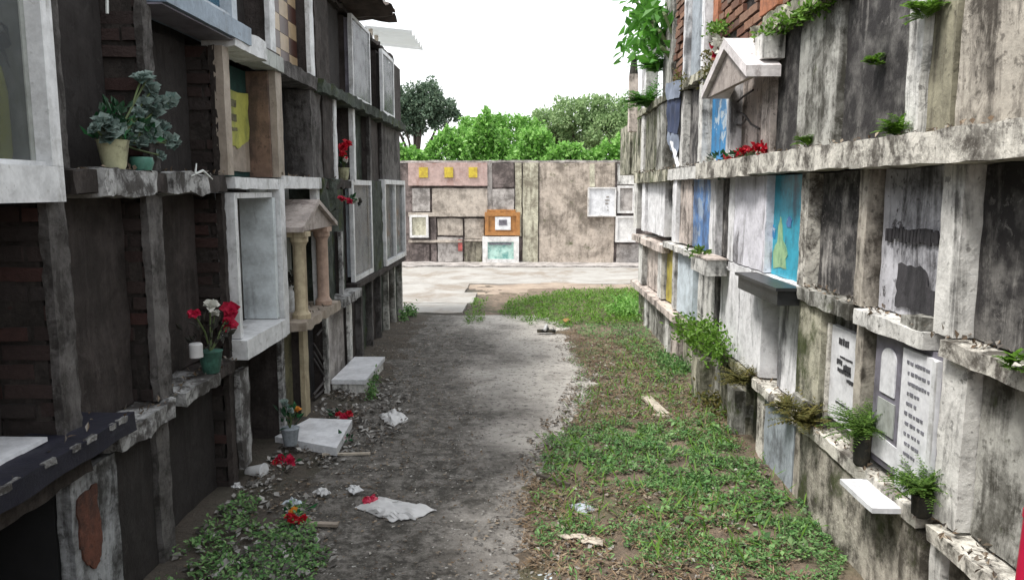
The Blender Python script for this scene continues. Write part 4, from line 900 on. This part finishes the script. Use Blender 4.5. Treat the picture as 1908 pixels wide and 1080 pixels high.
cover('ground_cover', [gpoly((1005, 850), (1030, 810), (1150, 800), (1320, 790), (1385, 850), (1420, 900), (1300, 925), (1180, 935), (1130, 905), (1010, 885)),
      gpoly((1170, 920), (1290, 900), (1420, 905), (1500, 975), (1580, 1060), (1490, 1300), (1400, 1010), (1300, 985)),
      gpoly((990, 975), (1100, 985), (1200, 1000), (1300, 1010), (1320, 1060), (1230, 1070), (1120, 1030), (1000, 1000)),
      gpoly((1290, 1000), (1400, 1000), (1500, 1300), (1380, 1300))], 9500, .02, 'weed', .03, label='low broad-leaved weeds on the dirt')
cover('grass', [gpoly((925, 580), (960, 560), (1060, 548), (1190, 545), (1195, 615), (1130, 612), (1040, 608), (960, 600))], 2600, .05, 'weedy', .06, label='bright grass patch at the end of the path', blade=.3)
cover('grass', [gpoly((1040, 610), (1190, 612), (1260, 660), (1290, 720), (1230, 730), (1200, 680), (1120, 640))], 2200, .035, 'weed', .035, label='thin green grass along the right block', blade=.35)
cover('ground_cover', [gpoly((305, 1000), (340, 960), (430, 935), (520, 950), (590, 1000), (600, 1300), (300, 1300))], 7500, .024, 'weed', .04, label='dark weeds at the foot of the left block')
cover('grass', [gpoly((870, 590), (885, 560), (900, 555), (900, 600), (860, 612))], 1500, .05, 'weedy', .04, label='grass tuft between pale slabs', blade=.3)
cover('dry_grass', [gpoly((1050, 620), (1200, 640), (1290, 740), (1400, 850), (1150, 815), (1060, 800), (1100, 720)), gpoly((960, 880), (1180, 920), (1420, 960), (1600, 1300), (960, 1300))], 3600, .05, 'straw', .02, .25, label='dry straw and dead stems on the dirt', blade=.1)
cover('ground_cover', [gpoly((1060, 640), (1200, 640), (1290, 740), (1420, 860), (1500, 960), (1600, 1300), (1000, 1300), (1010, 860), (1080, 780))], 1500, .028, 'weed', .03, label='scattered thin weeds in the straw', blade=.3)
cover('leaf_litter', [gpoly((980, 840), (1110, 640), (1190, 620), (1290, 740), (1420, 880), (1600, 1300), (950, 1300))], 1500, .028, 'litter', .012, .2, label='dead leaves on the dirt', blade=.6)
cover('leaf_litter', [gpoly((300, 1300), (300, 1000), (420, 925), (520, 850), (740, 590), (700, 600), (660, 640), (690, 700), (560, 880), (640, 1000), (640, 1300)), gpoly((420, 920), (700, 640), (800, 640), (780, 850), (640, 1000)), gpoly((300, 1100), (420, 930), (650, 700), (740, 600), (860, 610), (900, 750), (880, 1300))], 420, .022, 'litter', .01, .15, label='dead leaves and scraps on the left of the path', blade=.5)
cover('grit', [gpoly((330, 1300), (500, 880), (700, 650), (850, 610), (1060, 610), (1050, 800), (960, 1300))], 350, .008, 'palegrit', .006, .2, label='pale grit and crumbs on the path', blade=.8)
cover('debris', [gpoly((305, 1000), (430, 915), (560, 940), (620, 1010), (560, 1200), (300, 1200)), gpoly((420, 930), (450, 880), (600, 740), (740, 700), (760, 800), (560, 900))], 900, .04, 'palegrit', .02, .3, label='broken scraps at the foot of the left block', blade=.6)

cover('tall_grass', [gpoly((1000, 830), (1190, 640), (1290, 720), (1420, 880), (1560, 1060), (1300, 1085), (1000, 1000))], 420, .09, 'weedy', .05, .9, label='thin taller blades standing among the weeds', blade=.09)
cover('ground_cover', [gpoly((1010, 850), (1150, 810), (1320, 800), (1400, 900), (1560, 1060), (1400, 1085), (1200, 940))], 700, .038, 'weed', .045, label='larger weed leaves on the dirt', blade=.6)
# ================================================================== LITTER THINGS
def crumple(name, label, pts, h, mat, cat, z0=.012, amp=.012, n=16, seed=0):
    P = [G(*p) for p in pts]
    def fn(u, v):
        p = (P[0]*(1-u)+P[1]*u)*(1-v)+(P[3]*(1-u)+P[2]*u)*v; e = min(u, 1-u, v, 1-v)*4; e = min(1, e)
        nn = noise.noise_vector(Vector((u*5+seed, v*5, seed)))
        return Vector((p.x+nn.x*amp*1.2, p.y+nn.y*amp*2, max(.006, z0+h*e*(.5+.5*abs(noise.noise(Vector((u*4, v*4, seed+3))))*2)+nn.z*amp*.6)))
    m = MB().grid(fn, n, n); b = len(m.v); m.v += [p-Vector((0, 0, .003)) for p in m.v]; q = list(m.f); m.f += [tuple(reversed([i+b for i in t])) for t in q]
    return m.build(name, mat, label=label, category=cat)
PB = thing('plastic_bag', 'crumpled white plastic bag with a red corner lying on the path', 'plastic bag', G(730, 965))
def sub(o, par):
    o.location = Vector(o.location)-par.location; o.parent = par
    for k in ('category', 'label'):
        if k in o: del o[k]
sub(crumple('sheet', '', [(660, 950), (705, 928), (812, 952), (770, 972)], .035, 'bag', '', seed=1), PB)
sub(crumple('lower_flap', '', [(672, 950), (720, 948), (768, 968), (730, 974)], .02, 'bag', '', seed=4), PB)
sub(crumple('red_corner', '', [(676, 936), (700, 930), (706, 940), (680, 945)], .02, 'redcloth', '', seed=2, z0=.02), PB)
crumple('plastic_wrapper', 'greyish plastic wrapper on the path beside the flat marble slab', [(704, 778), (735, 766), (762, 782), (735, 796)], .04, 'bag', 'wrapper', seed=5)
crumple('plastic_wrapper', 'pale blue plastic scrap at the bottom edge of the path', [(1000, 1075), (1050, 1064), (1075, 1082), (1010, 1095)], .01, 'paleblue', 'wrapper', seed=6)
crumple('plastic_wrapper', 'translucent scrap in the dirt between the green weed patches', [(1058, 955), (1085, 950), (1108, 962), (1090, 974)], .015, 'greyblue', 'wrapper', seed=7, z0=.04)
crumple('cardboard_scrap', 'peach cardboard scrap in the near dirt on the right', [(1040, 1015), (1075, 1012), (1126, 1022), (1120, 1034)], .01, 'wood', 'cardboard', seed=8, z0=.045)
def plank(label, pa, pb, w_, th, mat, z=.03, name='wood_stick', cat='stick'):
    A, B = G(*pa), G(*pb); A.z = z; B.z = z; d = (B-A)/2; s_ = Vector((-d.y, d.x, 0)).normalized()*w_/2
    return MB().obox((A+B)/2, d, s_, (0, 0, th/2)).build(name, mat, label=label, category=cat)
plank('pale broken board lying in the dry grass on the right', (1203, 752), (1238, 786), .07, .018, 'wood', .055, 'wood_board', 'board')
plank('thin pale strip beside the broken board in the dry grass', (1215, 786), (1250, 789), .03, .012, 'wood', .05, 'wood_board', 'board')
plank('short white stick among the left weeds', (568, 982), (630, 984), .03, .014, 'ctan', .02)
plank('long dark stick in the dirt before the larger weed patch', (1000, 898), (1062, 918), .014, .014, 'bark', .045)
plank('pale thin stick below the flat marble slab', (600, 852), (690, 850), .016, .012, 'wood', .02)
b = G(1018, 622); SH = thing('shoe', 'black and white slipper lying at the right edge of the path', 'slipper', b)
def sole(c, sc): return [(c.x+sc*x*.8, c.y+sc*y*.8) for x, y in ((-.13, -.03), (-.08, -.045), (.02, -.03), (.09, -.045), (.13, -.02), (.13, .02), (.08, .045), (0, .035), (-.09, .045), (-.13, .02))]
m = MB(); o_ = sole(b, 1.0); n = len(o_); m.v += [Vector((x, y, z)) for z in (.02, .05) for x, y in o_]; m.f += [tuple(reversed(range(n))), tuple(range(n, 2*n))]+[(i, (i+1) % n, n+(i+1) % n, n+i) for i in range(n)]; m.build('sole', 'dpot', SH)
MB().tube([(b.x-.02, b.y-.045, .05), (b.x+.0, b.y, .1), (b.x+.02, b.y+.045, .05)], .016, 8).build('strap', 'white', SH)
CP = thing('paper_cup', 'pale tipped over cup at the foot of the near left niches', 'cup', G(475, 890)); b = G(478, 890)
m = MB(); m.tube([b+Vector((-.05, 0, .035)), b+Vector((.05, -.02, .045))], [.028, .045], 16); m.build('body', 'bag', CP); MB().tube([b+Vector((.048, -.0195, .045)), b+Vector((.053, -.0205, .0453))], .048, 16).build('rim', 'white', CP)
for i, (px, py, lb) in enumerate([(600, 925, 0), (545, 945, 0), (440, 915, 0), (660, 920, 0), (1050, 995, 0), (1055, 600, 0)]):
    labs = ['tiny pale scrap among the dark weeds left of the plastic bag', 'green white plastic strip on the left weeds', 'torn white scraps under the tipped cup', 'small white chip on the path above the plastic bag', 'small pale chip beside the lower right weeds', 'orange white wrapper in the far bright grass']
    crumple('paper_scrap', labs[i], [(px-16, py), (px, py-6), (px+18, py+2), (px, py+8)] if i != 5 else [(px-8, py), (px, py-3), (px+10, py), (px, py+4)], .02, ['bag', 'paleblue', 'bag', 'white', 'wood', 'orange'][i], 'paper scrap', seed=10+i, z0=.03, n=8)
tp = Rr(1926, 965, .1); RP = thing('red_pole', 'bright red plastic pole standing at the bottom right edge', 'pole', Vector((tp.x, tp.y, 0)))
MB().tube([Vector((tp.x-.04, tp.y-.02, 0)), tp], .022, 14).build('shaft', 'redcloth', RP); MB().tube([tp, tp+Vector((.001, 0, .02))], .025, 14).build('cap', 'redcloth', RP)
GP = thing('boundary_post', 'thin pinkish post with a dark cap at the far upper end of the right block', 'post', (1.3, 9.24, 2.3))
MB().wb('R', 9.18, 9.3, 2.28, 2.95, .022, .12, .004, .06).build('shaft', 'rpink', GP); m = MB(); m.lathe((XR-.07, 9.24, 2.95), [(.055, 0), (.045, .08), (.03, .2), (.01, .27)], 8); m.build('cap', 'dpot', GP)
WP = thing('wall_panel', 'white upright panel standing on the far end of the right block', 'panel', (1.6, 9.1, 2.5)); MB().wb('R', 8.75, 9.25, 2.51, 3.15, -.12, -.03, .004).build('face', 'rwhite', WP); MB().wb('R', 8.72, 8.749, 2.51, 3.2, -.13, -.0).build('edge', 'rlight', WP)
MB().tube([L(199, -30, -.1), L(200, 26, -.1)], .006, 6).build('drip_pipe', 'pipe', label='thin pale pipe hanging at the top of the near dark panel', category='pipe')

# ================================================================== TREES AND VINES BEYOND THE WALL
def tree(name, label, base, h, blobs, mat, n, lsz, group='trees beyond the end wall', trunk_r=.18):
    t = thing(name, label, 'tree', base, group); base = Vector(base)
    top = sum((Vector(b[0]) for b in blobs), Vector())/len(blobs)
    tm = MB(); mid = (base+top)/2+Vector((.2, 0, 0)); tm.tube([base, mid, top-Vector((0, 0, .3))], [trunk_r, trunk_r*.75, trunk_r*.4], 9).build('trunk', 'bark', t)
    lm_ = MB()
    for c, r in blobs: c = Vector(c); lm_.tube([mid, (mid+c)/2+rv(.2), c], [trunk_r*.5, trunk_r*.3, .03], 6)
    lm_.build('limbs', 'bark', t)
    m = MB(); vol = sum(r**2 for _, r in blobs)
    for c, r in blobs:
        c = Vector(c); subs = []
        for k in range(26): d = rv().normalized(); subs.append((c+Vector((d.x, d.y, d.z*.8))*r*random.uniform(.55, 1.05), r*random.uniform(.16, .34)))
        for k in range(int(n*r*r/vol)):
            sc_, sr = random.choice(subs); d = rv().normalized(); p = sc_+d*sr*random.uniform(.4, 1.1)**.5
            if k % 3 == 0: p = c+Vector((d.x, d.y, d.z*.85))*r*random.random()**.4*.9
            m.leaf(p, d+rv(.7)+Vector((0, 0, -.2)), rv(), lsz*random.uniform(.6, 1.3), lsz*.55)
    m.build('crown', mat, t, ang=180); return t
def at(px, py, Y): r = ray(px, py); return r*(Y/r.y)+Vector((0, 0, EYE))
Y = 34
tree('leafy_tree', 'dark grey green tree at the left beyond the end wall', (at(745, 400, Y).x, Y, 0), 6, [(at(px, py, Y), r) for px, py, r in ((760, 185, .75), (800, 172, .6), (790, 205, .8), (832, 200, .5), (745, 205, .9), (845, 215, .3), (815, 225, .45), (720, 190, 1.0), (770, 232, .6))], 'treeA', 15000, .15)
Y = 30
tree('leafy_tree', 'broad mid green tree at the right beyond the end wall', (at(1080, 400, Y).x, Y, 0), 6, [(at(px, py, Y+random.uniform(-1, 1)), r) for px, py, r in ((1020, 235, .9), (1060, 210, .75), (1100, 205, .75), (1140, 210, .8), (1000, 255, .6), (1080, 245, 1.0), (1130, 245, .9), (1180, 230, .9), (1010, 215, .35), (1155, 260, .8), (1045, 262, .8), (1220, 240, 1.0))], 'treeB', 24000, .14)
Y = 26
tree('leafy_tree', 'bright green bushy tree in the middle beyond the end wall', (at(920, 400, Y).x, Y, 0), 5, [(at(px, py, Y+random.uniform(-.6, .6)), r) for px, py, r in ((880, 240, .5), (915, 235, .55), (950, 238, .55), (985, 240, .5), (860, 262, .5), (900, 268, .7), (950, 270, .7), (990, 262, .6), (1005, 280, .5))], 'vine', 12000, .13, trunk_r=.12)
def bush(label, px0, px1, ytop, Y, n, lsz=.13):
    a, b = at(px0, 300, Y), at(px1, 300, Y); zt = at(px0, ytop, Y).z; t = thing('leafy_shrub', label, 'shrub', ((a.x+b.x)/2, Y, 0), 'bright shrubs behind the end wall'); m = MB()
    for k in range(n):
        u = random.random(); x = a.x-.2+(b.x-a.x+.4)*u; env = (math.sin(math.pi*min(1, max(0, u)))**.35)*(.86+.25*noise.noise(Vector((x*2.2, Y, 0)))+.12*noise.noise(Vector((x*7, Y, 2))))
        v = 1-random.random()**1.3*.62; env = min(1.12, env*1.12); z = .9+(zt-.9)*env*v; yy = Y+random.uniform(-.55, .55)*(1.1-v*.6)
        m.leaf(Vector((x, yy, z)), rv()+Vector((0, -.3, .1)), rv()+Vector((0, -.4, .6)), lsz*random.uniform(.6, 1.35), lsz*.6)
    m.build('foliage', 'vine', t, ang=180); m = MB()
    for k in range(5): x = a.x+(b.x-a.x)*(k+.5)/5; m.tube([(x, Y, 0), (x+.1, Y, 1.0), (x+random.uniform(-.2, .2), Y, zt*.75)], [.05, .035, .015], 6)
    m.build('stems', 'bark', t)
for i, (a, b, yt, Y, nn) in enumerate([(690, 800, 258, 19.2, 4200), (780, 880, 255, 19.6, 4000), (860, 965, 222, 20.2, 5600), (945, 1040, 250, 19.4, 4200), (1010, 1110, 262, 19.0, 3600), (1090, 1200, 264, 19.2, 3800)]):
    bush(['leftmost bright shrub behind the salmon panel, partly behind the left block', 'bright shrub rising behind the right half of the salmon panel', 'tallest bright shrub behind the middle of the end wall', 'bright shrub right of the tallest one behind the end wall', 'low bright shrub behind the brown stained part of the end wall', 'rightmost bright shrub behind the white panels of the end wall'][i], a, b, yt, Y, nn)
# branch with big leaves over the top of the right block
t = thing('overhanging_branch', 'leafy branch with large bright leaves hanging over the far top of the right block', 'branch', (XR+.3, 9.0, 2.52)); m = MB(); st = MB()
for (pa, pb, pc) in (((1225, 60), (1200, 20), (1170, -20)), ((1235, 90), (1205, 70), (1175, 95)), ((1240, 30), (1215, 0), (1190, -30)), ((1230, 60), (1220, 40), (1185, 45))):
    P = [Rr(*q, .05) for q in (pa, pb, pc)]; st.tube([Vector((XR+.25, P[0].y, 2.6)), P[0], P[1], P[2]], [.03, .02, .014, .006], 6)
    for k in range(70): u = random.random(); q = P[0].lerp(P[1], u*2) if u < .5 else P[1].lerp(P[2], u*2-1); m.leaf(q+rv(.14), rv()+Vector((-.3, 0, -.5)), rv(), .16*random.uniform(.6, 1.2), .09)
st.build('stem', 'stem', t); m.build('leaves', 'vine2', t)

# crumbs and leaves lying on the ledges
cover('leaf_litter', [[(edge_x(y/10)-.16, y/10) for y in range(28, 90, 4)]+[(edge_x(y/10)+.22, y/10) for y in range(88, 26, -4)]], 1500, .02, 'litter', .01, .2, label='crumbs and dead leaves along the edge of the path', blade=.5)
m = MB()
for side, z, d0, d1, sa, sb, n in (('L', .728, -.1, .03, 2.6, 3.8, 120), ('L', 1.668, -.1, .04, 2.5, 3.8, 60), ('L', 1.672, -.1, .02, 4.65, 6.4, 120), ('L', .8, -.1, .1, 1.4, 2.6, 30), ('R', 1.79, -.02, .08, 2.2, 9, 260), ('R', 1.125, -.05, .03, 2.2, 3.7, 110), ('R', .5, -.04, .05, 2.0, 4.4, 160), ('L', .77, -.12, .1, 4.7, 5.5, 50)):
    X = XL if side == 'L' else XR; g = 1 if side == 'L' else -1
    for k in range(n): m.leaf(Vector((X+g*random.uniform(d0, d1), random.uniform(sa, sb), z+random.uniform(0, .01))), rv()+Vector((0, 0, .1)), Vector((0, 0, 1))+rv(.5), random.uniform(.012, .04), random.uniform(.008, .02))
m.build('ledge_litter', 'litter', kind='stuff', label='dead leaves and crumbs lying on the ledges')
TW = thing('twig', 'pale forked twig lying on the left ledge beside the framed yellow poster niche', 'twig', L(375, 325, .04)); A, B, C_, D_ = L(355, 328, .04), L(378, 318, .05), L(396, 334, .05), L(366, 305, .04)
MB().tube([A, B, C_], [.004, .006, .003], 6).build('stem', 'pipe', TW); MB().tube([L(364, 324, .045), D_], [.005, .003], 6).build('side_stem', 'pipe', TW)
